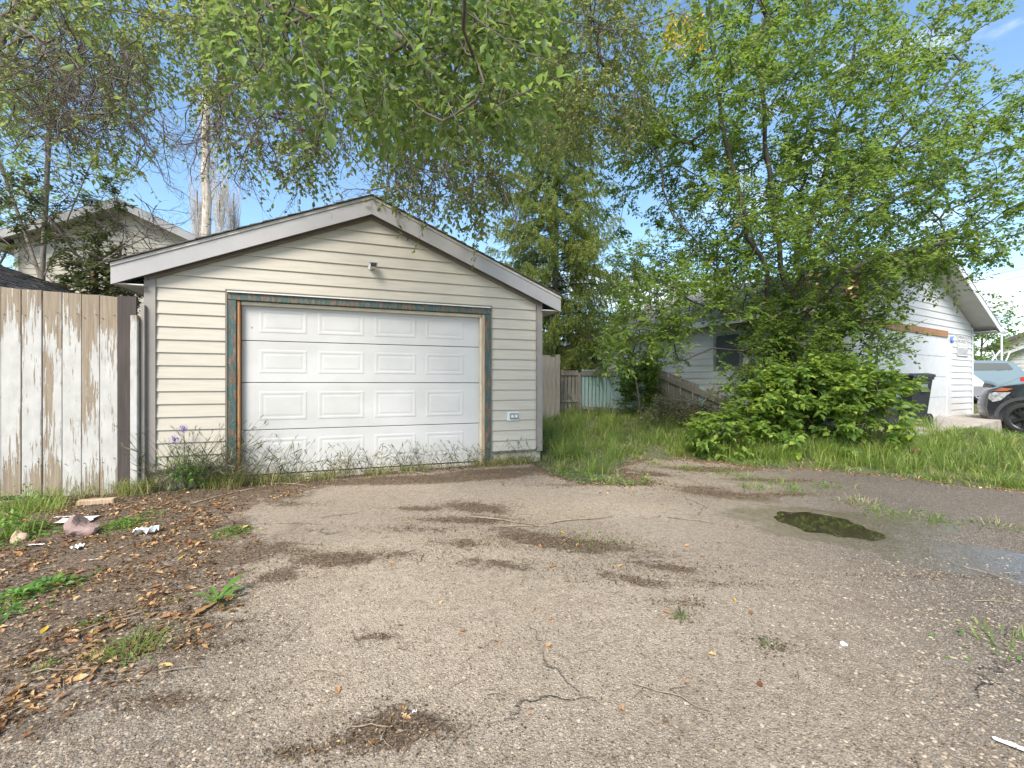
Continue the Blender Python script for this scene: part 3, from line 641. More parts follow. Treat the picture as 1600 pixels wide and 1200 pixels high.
# ------------------------------------------------------------ generic building helper (white garage, houses)
def building(name, label, cat, loc, ang, W, D, ze, slope, mat, course, eave, rake, fmat, rmat, front_skip=(), side_skip=(), ridge='y', nshing=16, wallz=0, barge=.16, front=True, side='left'):
    """ridge runs along local y; gable faces local -y. Planks on the front gable and on one side wall."""
    g = thing(name, label, cat, loc, ang)
    ap = ze+slope*W/2
    b = MB(); b.prism([(0, 0), (W, 0), (W, ze), (W/2, ap), (0, ze)], 0.0, D)
    b.obj('wall', mat, g)
    z = wallz; i = 0
    while z < ap-.04:
        z1 = z+course
        q = max(0, (z-ze)/slope); q1 = max(0, (min(z1, ap-.01)-ze)/slope)
        segs = [(0, W)]
        for (sa, sb, za, zb) in front_skip:
            if z1 > za+.02 and z < zb-.02:
                new = []
                for (p, r_) in segs:
                    if sa > p: new.append((p, min(sa, r_)))
                    if sb < r_: new.append((max(sb, p), r_))
                segs = new
        if front:
            for (p, r_) in segs:
                a0, b0, a1, b1 = max(p, q), min(r_, W-q), max(p, q1), min(r_, W-q1)
                if b0-a0 > .02: siding_plank(a0, b0, a1, max(b1, a1), z, z1, mat, g, y=-.001)
        if side and z1 <= ze+.03:
            segs = [(0, D)]
            for (sa, sb, za, zb) in side_skip:
                if z1 > za+.02 and z < zb-.02:
                    new = []
                    for (p, r_) in segs:
                        if sa > p: new.append((p, min(sa, r_)))
                        if sb < r_: new.append((max(sb, p), r_))
                    segs = new
            for (p, r_) in segs:
                sg = -1 if side == 'left' else 1; xw = 0 if side == 'left' else W
                V = [(xw+sg*.017, p, z), (xw+sg*.017, r_, z), (xw+sg*.004, r_, z1), (xw+sg*.004, p, z1), (xw+sg*.001, p, z+.001), (xw+sg*.001, r_, z+.001)]
                link('siding_plank', mesh_from('siding_plank', V, [(0,3,2,1), (0,1,5,4)], mat), g)
        z = z1; i += 1
    for sgn in (-1, 1):
        xe = W/2+sgn*(W/2+eave); zt = ap+.12; zl = zt-slope*(W/2+eave)
        MB().prism([(W/2, zt), (xe, zl), (xe, zl-.1), (W/2, zt-.1)], -rake, D+rake).obj('roof_deck', M['soffit'], g)
        MB().prism([(W/2+sgn*.001, zt+.012), (xe+sgn*.01, zl+.012), (xe+sgn*.01, zl-barge), (W/2+sgn*.001, zt-barge)], -rake-.022, -rake-.002).obj('barge_board', fmat, g)
        MB().box(min(xe, xe+sgn*.022), max(xe, xe+sgn*.022), -rake, D+rake, zl-.15, zl+.004).obj('eave_fascia', fmat, g)
        xs_ = sorted((xe, W/2+sgn*W/2)); MB().box(xs_[0], xs_[1], -rake+.01, D+rake-.01, zl-.125, zl-.112).obj('eave_soffit', M['soffit'], g)
        b = MB(); Ls = math.hypot(xe-W/2, zt-zl); un = ((xe-W/2)/Ls, (zl-zt)/Ls)
        for i in range(nshing+1):
            s1 = Ls-i*Ls/nshing+.03; s0 = max(0, s1-Ls/nshing-.03)
            p0 = (W/2+un[0]*s0, zt+un[1]*s0+.004); p1 = (W/2+un[0]*s1, zt+un[1]*s1+.012)
            y = -rake-.03; r_ = random.Random(i)
            while y < D+rake:
                wd = r_.uniform(.25, .4) if D < 9 else r_.uniform(.5, .8); hh = r_.uniform(.010, .02)
                b.prism([p0, (p0[0], p0[1]+hh*.5), (p1[0], p1[1]+hh), p1], y, min(y+wd-.006, D+rake+.03)); y += wd
        b.obj('shingles', rmat, g, kind='stuff')
    for xw in (0, W): MB().box(xw-.02 if xw == 0 else xw-.08, xw+.08 if xw == 0 else xw+.02, -.028, -.0185, 0, ze-.02).obj('corner_trim', M['paint_white'], g)
    return g

# white garage across the back lane
WU = np.array([.8716, .4903]); WA = math.atan2(WU[1], WU[0]); WL = (6.43, 8.43); WW = 7.28; WVv = np.array([-WU[1], WU[0]]); WZ = .41
def t2(px, y0=0): return wt(px, y0, WL, WU, WVv)
def z2(px, py, y0=0): return wz(px, py, y0, WL, WU, WVv)-WZ
dA, dB = t2(1331), t2(1477); zhead = z2(1475, 527)
wg = building('white_garage', 'white sided double garage with overhead door behind the leafy tree', 'garage', (WL[0], WL[1], WZ), WA, WW, 7.3, 2.42, .42, M['siding_white'], .165, .35, .45, M['paint_white'], M['shingle_grey'],
              front_skip=[(dA-.03, dB+.34, 0, zhead+.1)], side_skip=[(2.0, 2.75, 1.2, 2.1)])
b = MB(); b.box(dA-.02, dB+.02, -.05, -.003, zhead+.001, zhead+.16); b.obj('head_board', M['orangewood'], wg)
ds = [0, .51, 1.02, 1.53, zhead]
for i in range(4): MB().box(dA, dB, -.022, -.004, ds[i]+.004, ds[i+1]-.004).obj('door_section', M['paint_white'], wg, bevel=.004)
MB().box(dB+.003, dB+.30, -.034, -.003, 0, zhead).obj('jamb_board', M['paint_white'], wg)
# window on its side wall
wf = MB(); y0, y1, zz0, zz1 = 2.0, 2.75, 1.2, 2.1
for bx in ((-.05, -.003, y0, y0+.07, zz0, zz1), (-.05, -.003, y1-.07, y1, zz0, zz1), (-.05, -.003, y0+.07, y1-.07, zz0, zz0+.07), (-.05, -.003, y0+.07, y1-.07, zz1-.07, zz1)): wf.box(*bx)
wfo = wf.obj('window', M['grey_metal'], wg); MB().box(-.02, -.012, y0+.07, y1-.07, zz0+.07, zz1-.07).obj('pane', M['glass'], wfo)
# sign with lettering
sx0, sx1 = t2(1493.5), t2(1510); sz0, sz1 = z2(1502, 557), z2(1502, 523.5); sw = sx1-sx0; sh = sz1-sz0
sg = thing('wall_sign', 'grey PRIVATE PROPERTY sign on the white siding right of the door', 'sign', (WL[0]+WU[0]*sx0, WL[1]+WU[1]*sx0, WZ+sz0), WA)
MB().box(0, sw, -.030, -.020, 0, sh).obj('sign_panel', M['sign'], sg)
b = MB(); e = .012
for bx in ((0, sw, -.0335, -.0305, 0, e), (0, sw, -.0335, -.0305, sh-e, sh), (0, e, -.0335, -.0305, e, sh-e), (sw-e, sw, -.0335, -.0305, e, sh-e), (.03, sw-.03, -.0335, -.0305, sh*.36, sh*.375)): b.box(*bx)
b.obj('sign_border', M['ink'], sg)
def text(s, size, x, z, parent, y=-.0312, width=None):
    cu = bpy.data.curves.new('lettering', 'FONT'); cu.body = s; cu.size = size; cu.align_x = 'CENTER'; cu.extrude = .0006
    to = bpy.data.objects.new('lettering', cu); C.objects.link(to); bpy.context.view_layer.update()
    me = bpy.data.meshes.new_from_object(to); bpy.data.objects.remove(to); me.materials.clear(); me.materials.append(M['ink'])
    o = link('lettering', me, parent); o.rotation_euler = (PI/2, 0, 0); o.location = (x, y, z)
    if width: 
        ex = max(v.co.x for v in me.vertices)-min(v.co.x for v in me.vertices); o.scale = (width/ex, 1, 1)
    return o
text('PRIVATE', .13, sw/2, sh*.79, sg, width=sw*.80); text('PROPERTY', .13, sw/2, sh*.60, sg, width=sw*.88)
b = MB()
for i in range(5): b.box(.04+.006*(i % 2), sw-.04-.02*(i % 3), -.0335, -.0305, sh*(.30-.055*i), sh*(.30-.055*i)+.011)
for i in range(7): b.box(.045+i*(sw-.09)/7, .045+i*(sw-.09)/7+.012, -.0335, -.0305, sh*.42, sh*.53)
b.obj('small_print', M['ink'], sg)
lx = t2(1483); lz = z2(1483, 531)
lp = thing('alarm_box', 'small blue and white box under the head of the white garage door', 'alarm box', (WL[0]+WU[0]*lx, WL[1]+WU[1]*lx, WZ+lz), WA)
MB().cyl((0, -.06, 0), .085, .05, 'y', 20).obj('housing', M['blue'], lp); MB().cyl((0, -.09, .0), .042, .01, 'y', 16).obj('face', M['white_plastic'], lp); MB().box(-.04, .04, -.05, -.036, -.45, -.08).obj('conduit', M['flash'], lp)
# double floodlight on the eave corner
ex = WW+.36
fl = thing('flood_light', 'white twin floodlight on an arm at the white garage eave corner', 'light', (WL[0]+WU[0]*ex-WVv[0]*.42, WL[1]+WU[1]*ex-WVv[1]*.42, WZ+2.27), WA)
b = MB(); b.tube([(0, .02, .06), (.32, .02, .10), (.36, .02, .12)], .022, 8); b.obj('arm', M['white_plastic'], fl)
for k_, (a, bb) in enumerate((((.22, 0, .03), (.16, -.06, -.02)), ((.36, 0, .1), (.40, -.03, .2)), ((.34, 0, .08), (.33, -.08, -.02)))):
    MB().tube([a, bb], [.025, .055], 12).obj('lamp_head', M['white_plastic'], fl)

# concrete apron
ap = []
for (tt, dd) in ((-.1, -.04), (WW+.3, -.04), (WW+.2, -.8), (WW-1.8, -1.0), (2.2, -1.3), (.4, -1.1)):
    ap.append((WL[0]+WU[0]*tt+WVv[0]*dd, WL[1]+WU[1]*tt+WVv[1]*dd))
m = Mat('concrete_slab', (.4, .36, .31), .85); a = m.noise(4, 8); m.base(m.ramp(a, [(.3, (.30, .25, .20)), (.7, (.47, .42, .36))])).bump(m.noise(60, 4), .3, .005)
mbx = MB(); mbx.prism(ap, -.3, 0, 'z'); mbx.V = [(x_, y_, (min(0, G(x_, y_)+.035-WZ) if i_ % len(ap) >= 2 else z_) - (.3 if i_ < len(ap) and i_ % len(ap) >= 2 else 0)) for i_, (x_, y_, z_) in enumerate(mbx.V)]; o = mbx.obj('concrete_apron', m.m, kind='structure'); o.location = (0, 0, WZ+.012)

# ------------------------------------------------------------ back fence, gate and the sloping fence
FY = 12.6
def fz(px, py, Y): return CAMZ+(600-py)/F*Y
def fx(px, Y): return (px-800)/F*Y
def picket(parent, x, w_, y, z0, z1, mat, pointed=False, tilt=0, name='board', t=.02):
    pr = [(0, 0), (w_, 0), (w_, z1-z0-(.035 if pointed else 0)), (w_/2, z1-z0), (0, z1-z0-(.035 if pointed else 0))] if pointed else [(0, 0), (w_, 0), (w_, z1-z0-.0), (0, z1-z0)]
    o = MB().prism(pr, 0, t).obj(name, mat, parent); o.location = (x, y, z0); o.rotation_euler = (0, tilt, 0); return o
tf = thing('tall_fence', 'tall grey weathered fence panel beside the back corner of the cream garage', 'fence', (fx(850, 12), 12.0, .33))
x = fx(838, 12)-fx(850, 12); r_ = random.Random(5)
while x < fx(876, 12)-fx(850, 12)-.02:
    w_ = .128; picket(tf, x, w_, 0, -.1, fz(860, 556, 12)-.33+r_.uniform(-.03, .03), M['greywood'], tilt=r_.uniform(-.006, .006)); x += w_+.004
for zz in (.2, 1.2): boxo('rail', (fx(838, 12)-fx(850, 12), x, .022, .06, zz, zz+.08), M['greywood'], tf)
pf = thing('picket_fence', 'low grey picket fence with dog-eared tops between tall panel and gate', 'fence', (fx(876, FY), FY, .38))
x = 0; xe = fx(903, FY)-fx(876, FY)
while x < xe-.04:
    picket(pf, x, .085, 0, -.1, fz(890, 577.5, FY)-.38+r_.uniform(-.015, .015), M['greywood'], True); x += .108
boxo('rail', (0, xe, -.04, -.002, fz(890, 586.5, FY)-.38, fz(890, 579.5, FY)-.38), M['greywood'], pf); boxo('rail', (0, xe, -.04, -.002, fz(890, 628, FY)-.38, fz(890, 625, FY)-.38), M['greywood'], pf)
o = MB().box(fx(903, FY)-fx(876, FY), fx(907.5, FY)-fx(876, FY), -.06, .03, -.2, fz(905, 582, FY)-.38).obj('post', M['greywood'], pf)
gt = thing('board_gate', 'faded turquoise board gate in the back fence under the spruce', 'gate', (fx(908, FY), FY, .35))
x = .02; xe = fx(1008, FY)-fx(908, FY)
while x < xe-.04:
    pxm = 908+(x/xe)*100; picket(gt, x, .085, .03, fz(0, 641, FY)-.35+(-.12 if pxm > 935 else 0), fz(0, 577+(pxm-908)*.02, FY)-.35+r_.uniform(-.012, .012), M['tealboard'], False, 0); x += .106
boxo('rail', (0, xe, -.012, .027, fz(0, 587, FY)-.35, fz(0, 579.5, FY)-.35), M['greywood'], gt)
MB().prism([(0, fz(0, 639, FY)-.35), (xe, fz(0, 646, FY)-.35), (xe, fz(0, 641, FY)-.35), (0, fz(0, 634.5, FY)-.35)], -.012, .027).obj('rail', M['greywood'], gt)
# sloping fence: runs towards the camera, its top falling away
sf = thing('sloping_fence', 'grey board fence whose top rail slopes down in front of the white garage', 'fence', (fx(1012, 12.2), 12.2, .38))
n = 17; A = np.array([fx(1012, 12.2), 12.2]); B = np.array([fx(1208, 9.0), 9.0])
dirv = (B-A)/np.linalg.norm(B-A); an = math.atan2(dirv[1], dirv[0]); LL = np.linalg.norm(B-A); sf.rotation_euler = (0, 0, an)
def topz(s):
    P = A+dirv*s; pxx = 800+F*P[0]/P[1]; pyy = np.interp(pxx, [1012, 1028, 1060, 1100, 1150, 1210], [573, 576, 589, 605, 627, 655]); return CAMZ+(600-pyy)/F*P[1]-.38
x = 0; i = 0
while x < LL-.05:
    w_ = .165 if i % 3 else .15; z1 = max(.12, topz(x+w_/2)); zL, zR = topz(x), topz(x+w_)
    o = MB().prism([(0, 0), (w_, 0), (w_, max(.1, zR+.1)), (0, max(.1, zL+.1))], 0, .02).obj('board', M['greywood'] if i != 9 else M['tealboard'], sf); o.location = (x, 0, -.1); x += w_+(.05 if i % 2 else .02); i += 1
for off in (-.16,):
    MB().prism([(0, topz(0)+off), (LL, topz(LL)+off), (LL, topz(LL)+off+.085), (LL/2, topz(LL/2)+off+.085), (0, topz(0)+off+.085)], -.05, -.002).obj('rail', M['greywood'], sf)
MB().box(-.02, .08, -.09, .03, -.2, topz(0)-.02).obj('post', M['greywood'], sf)

# ------------------------------------------------------------ houses further off
bh = building('beige_house', 'beige sided house with grey roof glimpsed beyond the turquoise gate', 'house', (fx(890, 24), 22.0, .3), R(12), 7.5, 9, 3.0, .42, M['siding_beige'], .2, .5, .4, M['paint_white'], M['shingle_grey'])
MB().box(1.6, 1.8, -.06, -.03, 0, 3.4).obj('downpipe', M['paint_white'], bh)
w_ = MB().box(.5, 1.3, -.045, -.03, 1.3, 2.3).obj('window', M['paint_white'], bh); MB().box(.56, 1.24, -.052, -.046, 1.36, 2.24).obj('pane', M['glass'], w_)
bh2 = building('brown_house', 'brown and beige house partly hidden by the spruce and bush', 'house', (fx(925, 18), 18.2, .3), R(14), 5, 6, 2.9, .35, M['siding_brown'], .2, .4, .3, M['paint_white'], M['shingle_grey'])
lh = building('cream_house', 'two storey cream house with grey gable edge behind the dark leaved tree', 'house', (fx(58, 14.0), 13.4, 0), R(17), 5.6, 8, 5.75, .46, M['siding'], .18, .62, .5, M['fascia'], M['shingle_grey'], barge=.26)
w_ = MB().box(2.9, 4.1, -.05, -.02, 4.6, 5.45).obj('window', M['paint_white'], lh); MB().box(2.96, 4.04, -.058, -.051, 4.66, 5.39).obj('pane', M['glass'], w_)
# low shed roof beyond the fence
building('low_shed', 'low dark roofed shed showing above the flaking white fence', 'shed', (-8.42, 4.10, 0), GA, 2.6, 3.6, 2.28, .52, M['siding'], .15, .12, .1, M['paint_white'], M['shingle'], barge=.1, front=False)
# right far houses
rh = building('grey_roof_house', 'pinkish house with long grey roof behind the parked cars', 'house', (fx(1540, 28), 27.5, .4), R(-70), 7, 13, 3.2, .45, M['siding_beige'], .22, .5, .4, M['browntrim'], M['shingle_grey'], side='left', nshing=22)
rh2 = building('low_grey_garage', 'low garage with grey shingle roof at far right behind the blue car', 'garage', (fx(1592, 20), 21.5, .4), R(-72), 5, 7.5, 1.85, .45, M['siding_white'], .2, .4, .3, M['paint_white'], M['shingle_grey'], side='left', nshing=18)
pz_ = thing('clothes_pole', 'white metal pole with slanting brace beside the white garage eave', 'pole', (fx(1565, 15.5), 15.5, .5))
MB().tube([(0, 0, 0), (0, 0, 2.7)], .03, 8).obj('post', M['white_plastic'], pz_); MB().tube([(-.75, 0, 1.1), (-.05, 0, 1.95)], .028, 8).obj('brace', M['white_plastic'], pz_); MB().tube([(-.35, 0, 1.95), (0, 0, 1.25), (.3, 0, 1.9)], .024, 8).obj('brace', M['white_plastic'], pz_)

# ------------------------------------------------------------ bins
def bin_(x, y, rz, s, label):
    t = thing('wheeled_bin', label, 'bin', (x, y, G(x, y)+.02), rz, None); t.scale = (s, s, s)
    def ring(w_, d_, z_, oy=0): return [(-w_, -d_+oy, z_), (w_, -d_+oy, z_), (w_, d_+oy, z_), (-w_, d_+oy, z_)]
    V = ring(.24, .27, .06)+ring(.31, .36, .95)+ring(.33, .38, .95)+ring(.33, .38, 1.0)+ring(.285, .33, 1.0)+ring(.22, .25, .1)
    Fc = [(3,2,1,0)]
    for k in range(5):
        for e in range(4): Fc.append((k*4+e, k*4+(e+1) % 4, k*4+4+(e+1) % 4, k*4+4+e))
    Fc.append((20,21,22,23)); link('body', mesh_from('body', V, Fc, M['black_plastic']), t)
    V = [(-.345, -.40, 1.002), (.345, -.40, 1.002), (.345, .40, 1.002), (-.345, .40, 1.002), (-.345, -.41, 1.03), (.345, -.41, 1.03), (.345, .40, 1.06), (-.345, .40, 1.06), (-.25, -.3, 1.075), (.25, -.3, 1.075), (.25, .3, 1.09), (-.25, .3, 1.09)]
    Fc = [(3,2,1,0)]+[(k*4+e, k*4+(e+1) % 4, k*4+4+(e+1) % 4, k*4+4+e) for k in range(2) for e in range(4)]+[(8,9,10,11)]
    link('lid', mesh_from('lid', V, Fc, M['black_plastic']), t)
    MB().tube([(-.28, .38, .96), (-.28, .47, .99), (.28, .47, .99), (.28, .38, .96)], .018, 8).obj('handle', M['black_plastic'], t)
    MB().tube([(-.24, -.372, .80), (.24, -.372, .80)], .012, 6).obj('front_bar', M['black_plastic'], t)
    for sx_ in (-1, 1):
        MB().cyl((sx_*.27, .30, .12), .12, .05, 'x', 18).obj('wheel', M['black'], t)
        MB().box(sx_*.335-.012, sx_*.335+.012, -.1, .1, .70, .86).obj('grip', M['clad_grey'], t)
    MB().box(.1, .2, -.3445, -.34, .5, .53).obj('sticker', M['white_plastic'], t)
    return t
bx, by = 7.98, 8.78
bin_(bx, by, R(-68), .95, 'black wheeled bin with closed lid standing behind the bright leafy bush')
bin_(bx-.86, by-.38, R(-60), .84, 'smaller dark wheeled bin mostly hidden in leaves left of the first bin')

# ------------------------------------------------------------ vehicles
def extrude_car(profile, w_, arches, taper=.12, zt=.9, wheels=()):
    """side outline (x, z) closed polygon -> body with tumblehome; y from -w/2 to w/2"""
    import bmesh
    n = len(profile); ys_ = [-.5, -.46, -.3, 0, .3, .46, .5]
    V = []
    for k, yy in enumerate(ys_):
        for (x, z) in profile:
            e = abs(yy)*2; inset = 0
            tz = max(0, (z-zt)); y = yy*w_*(1-taper*tz*2.0*.5) if z > zt else yy*w_
            edge = 1 if abs(yy) == .5 else 0
            cz = z-.035*edge*(1 if z > zt*.6 else 0); xx = x+max(0, 1-x/.9)*.30*e**3*(1 if x < .9 else 0)
            V.append((xx, y, cz))
    Fc = []
    for k in range(len(ys_)-1):
        for i in range(n): Fc.append((k*n+i, k*n+(i+1) % n, (k+1)*n+(i+1) % n, (k+1)*n+i))
    return V, Fc, n, len(ys_)
def car(name, label, loc, rz, prof, w_, wheels, wr, mats, win, cat='car', flip=False):
    """nose points to local -x; local -y side is nearest"""
    t = thing(name, label, cat, loc, rz)
    # outline with wheel arches cut in the bottom edge
    xs_ = [p[0] for p in prof]; bot = .24
    out = list(prof)
    low = []
    for wx in sorted(wheels):
        for k in range(13):
            a = PI-PI*k/12; low.append((wx+math.cos(a)*(wr+.05), max(bot, wr+math.sin(a)*(wr+.05)-.0)))
    poly = out+low
    V, Fc, n, m_ = extrude_car(poly, w_, None)
    me = mesh_from('body', V, Fc, M[mats[0]])
    import bmesh
    bm = bmesh.new(); bm.from_mesh(me)
    bm.verts.ensure_lookup_table()
    for k in (0, m_-1):
        f_ = bm.faces.new([bm.verts[k*n+i] for i in range(n)])
    bmesh.ops.recalc_face_normals(bm, faces=bm.faces); bmesh.ops.triangulate(bm, faces=[f for f in bm.faces if len(f.verts) > 4]); bm.to_mesh(me); bm.free()
    for p in me.polygons: p.use_smooth = abs(p.normal.y) < .5
    link('body', me, t)
    for wx in wheels:
        b = MB()
        for k in range(13):
            pass
        arc = [(wx+math.cos(PI*k/14)*(wr+.05), wr+math.sin(PI*k/14)*(wr+.05)) for k in range(15)]; arc2 = [(wx+math.cos(PI*k/14)*(wr+.12), wr+math.sin(PI*k/14)*(wr+.12)) for k in range(14, -1, -1)]
        MB().prism(arc+arc2, -w_/2-.018, -w_/2+.03).obj('wheel_arch', M[mats[1]], t)
        MB().cyl((wx, -w_/2+.35, wr), wr+.045, .5, 'y', 24).obj('wheel_well', M['interior'], t)
        for sy in (-1, 1):
            yc = sy*(w_/2-.11)
            rim_r = wr*.70
            b = MB(); pr = [(rim_r, -.11), (wr*.93, -.115), (wr, -.085), (wr, .085), (wr*.93, .115), (rim_r, .11)]
            k_ = 40; VV = [(wx+r_*math.cos(2*PI*j/k_), yc+y_, wr+r_*math.sin(2*PI*j/k_)) for j in range(k_) for (r_, y_) in pr]; npf = len(pr)
            FF = [(j*npf+i, j*npf+i+1, ((j+1) % k_)*npf+i+1, ((j+1) % k_)*npf+i) for j in range(k_) for i in range(npf-1)]
            tyre = link('wheel', mesh_from('wheel', VV, FF, M['black'], True), t)
            b = MB(); b.cyl((wx, yc+sy*.02, wr), rim_r*.98, .012, 'y', 30)
            b.obj('brake_shield', M['interior'], tyre)
            b = MB()
            for j in range(k_):
                a0, a1 = 2*PI*j/k_, 2*PI*(j+1)/k_
                q = lambda r_, a, y_: (wx+r_*math.cos(a), y_, wr+r_*math.sin(a)); ya = yc+sy*.112
                b.add([q(rim_r*1.0, a0, ya), q(rim_r*1.0, a1, ya), q(rim_r*.9, a1, ya-sy*.012), q(rim_r*.9, a0, ya-sy*.012)], [(0,1,2,3)])
            for j in range(10):
                a = 2*PI*j/10+(.12 if j % 2 else -.12)*1.2; c_, s_ = math.cos(a), math.sin(a); r0, r1 = .05, rim_r*.93; hw = .013
                ya = yc+sy*.085
                P = [(wx+r0*c_-hw*s_, wr+r0*s_+hw*c_), (wx+r0*c_+hw*s_, wr+r0*s_-hw*c_), (wx+r1*c_+hw*s_*1.3, wr+r1*s_-hw*c_*1.3), (wx+r1*c_-hw*s_*1.3, wr+r1*s_+hw*c_*1.3)]
                b.prism(P, ya-.012, ya+.012)
            b.cyl((wx, yc+sy*.08, wr), .06, .03, 'y', 16)
            b.obj('rim', M[mats[2]], tyre)
    for nm, poly_, mt, off in win:
        MB().prism(poly_, -w_/2-off, -w_/2-off+.04).obj(nm, M[mt], t)
    return t
# black SUV, nose to the left
suvx, suvy = 11.40, 9.68
prof = [(4.62,.35),(4.66,.75),(4.6,1.1),(4.35,1.62),(3.9,1.74),(2.3,1.76),(1.95,1.66),(1.35,1.20),(.9,1.16),(.35,1.08),(.10,1.00),(.03,.88),(-.02,.62),(.02,.42),(.10,.27),(.3,.24)]
prof = prof
win = [('window', [(1.62,1.2),(2.1,1.62),(2.75,1.66),(2.75,1.2)], 'glass', -.055), ('window', [(2.83,1.2),(2.83,1.66),(3.6,1.66),(3.75,1.2)], 'glass', -.055),
       ('headlight', [(.32,.92),(.31,.80),(.38,.72),(.50,.76),(.66,.95),(.42,.95)], 'lens', .006), ('marker_light', [(.40,.975),(.60,.98),(.70,1.03),(.52,1.05)], 'orange_lens', .007),
       ('lower_cladding', [(.32,.36),(.36,.25),(.50,.25),(.46,.40),(.40,.42)], 'clad', .008), ('sill', [(1.4,.24),(3.2,.24),(3.2,.36),(1.4,.36)], 'clad', .008)]
suv = car('black_suv', 'black suv with black spoked wheel, its nose entering at the right edge', (11.81, 10.90, G(11.35, 9.6)+.01), R(-58), prof, 1.85, (.88, 3.65), .365, ('car_black', 'clad', 'rim_black'), win)
# blue wagon: nose to the left, rear near the frame edge
prof = [(4.5,.4),(4.55,.8),(4.45,1.0),(4.2,1.38),(3.9,1.47),(2.2,1.5),(1.9,1.44),(1.3,.98),(.5,.88),(.1,.75),(0,.5),(.1,.27),(.3,.24)]
win = [('window', [(2.95,.98),(3.0,1.4),(4.02,1.36),(4.25,1.0)], 'car_glass', -.035), ('window', [(1.6,.98),(2.1,1.36),(2.85,1.4),(2.85,.98)], 'car_glass', -.035),
       ('tail_light', [(4.3,.74),(4.5,.74),(4.5,.9),(4.3,.88)], 'red_lens', .004), ('side_moulding', [(.6,.42),(4.4,.42),(4.4,.52),(.6,.52)], 'clad_grey', .006)]
car('blue_wagon', 'faded blue estate car parked beyond the black suv', (14.06, 17.70, .60), R(-35), prof, 1.75, (.85, 3.45), .33, ('car_blue', 'car_blue', 'rim_silver'), win)
prof = [(4.3,.4),(4.4,.75),(4.2,.95),(3.6,1.02),(2.9,1.42),(1.5,1.45),(.8,1.0),(.2,.85),(0,.5),(.1,.27),(.3,.24)]
win = [('window', [(2.3,.98),(2.3,1.36),(2.85,1.34),(3.45,1.0)], 'car_glass', -.03), ('lower_cladding', [(.1,.28),(4.36,.28),(4.38,.6),(.1,.6)], 'clad_grey', .004), ('side_marker', [(3.95,.78),(4.12,.78),(4.12,.9),(3.95,.9)], 'lens', .006)]
car('white_car', 'white car with grey lower bodywork half hidden behind the white garage corner', (11.92, 16.98, .58), R(-35), prof, 1.7, (.8, 3.5), .3, ('car_white', 'clad_grey', 'rim_silver'), win)

# ------------------------------------------------------------ vegetation tools
def norm(a): return a/np.maximum(np.linalg.norm(a, axis=-1, keepdims=True), 1e-9)
def rand_dirs(r, n): return norm(r.normal(size=(n, 3)))
def leaves_mesh(P, D, Nn, L, Wd, fold=.25, rich=True):
    """pointed folded leaves: base at P, along D, face normal roughly Nn"""
    P = np.asarray(P); D = norm(D); S = norm(np.cross(D, Nn)); Nn = norm(np.cross(S, D)); L = L[:, None]; Wd = Wd[:, None]; n = len(P)
    if rich:
        droop = -Nn*L*.10
        V = np.stack([P, P+D*L*.22+S*Wd*.36+Nn*Wd*fold*.6, P+D*L*.55+S*Wd*.5+Nn*Wd*fold+droop*.4, P+D*L+droop*1.6, P+D*L*.55-S*Wd*.5+Nn*Wd*fold+droop*.4, P+D*L*.22-S*Wd*.36+Nn*Wd*fold*.6, P+D*L*.5+droop*.3], 1)
        Fc = np.array([[0,1,6],[1,2,6],[2,3,6],[3,4,6],[4,5,6],[5,0,6]])
        k = 7
    else:
        V = np.stack([P, P+D*L*.45+S*Wd*.5+Nn*Wd*fold, P+D*L, P+D*L*.45-S*Wd*.5+Nn*Wd*fold], 1); Fc = np.array([[0,1,2],[0,2,3]]); k = 4
    return V.reshape(-1, 3), (Fc[None]+(np.arange(n)*k)[:, None, None]).reshape(-1, 3)
def tubes_mesh(A, B, ra, rb, k=5):
    A = np.asarray(A); B = np.asarray(B); n = len(A); d = norm(B-A); ref = np.where(np.abs(d[:, 2:3]) < .9, np.array([[0, 0, 1.]]), np.array([[1., 0, 0]]))
    a = norm(np.cross(d, ref)); b = np.cross(a, d); t = 2*PI*np.arange(k)/k
    ring = a[:, None]*np.cos(t)[None, :, None]+b[:, None]*np.sin(t)[None, :, None]
    V = np.concatenate([A[:, None]+ring*np.asarray(ra)[:, None, None], B[:, None]+ring*np.asarray(rb)[:, None, None]], 1).reshape(-1, 3)
    j = np.arange(k); q = np.stack([j, (j+1) % k, k+(j+1) % k, k+j], 1); return V, (q[None]+(np.arange(n)*2*k)[:, None, None]).reshape(-1, 4)
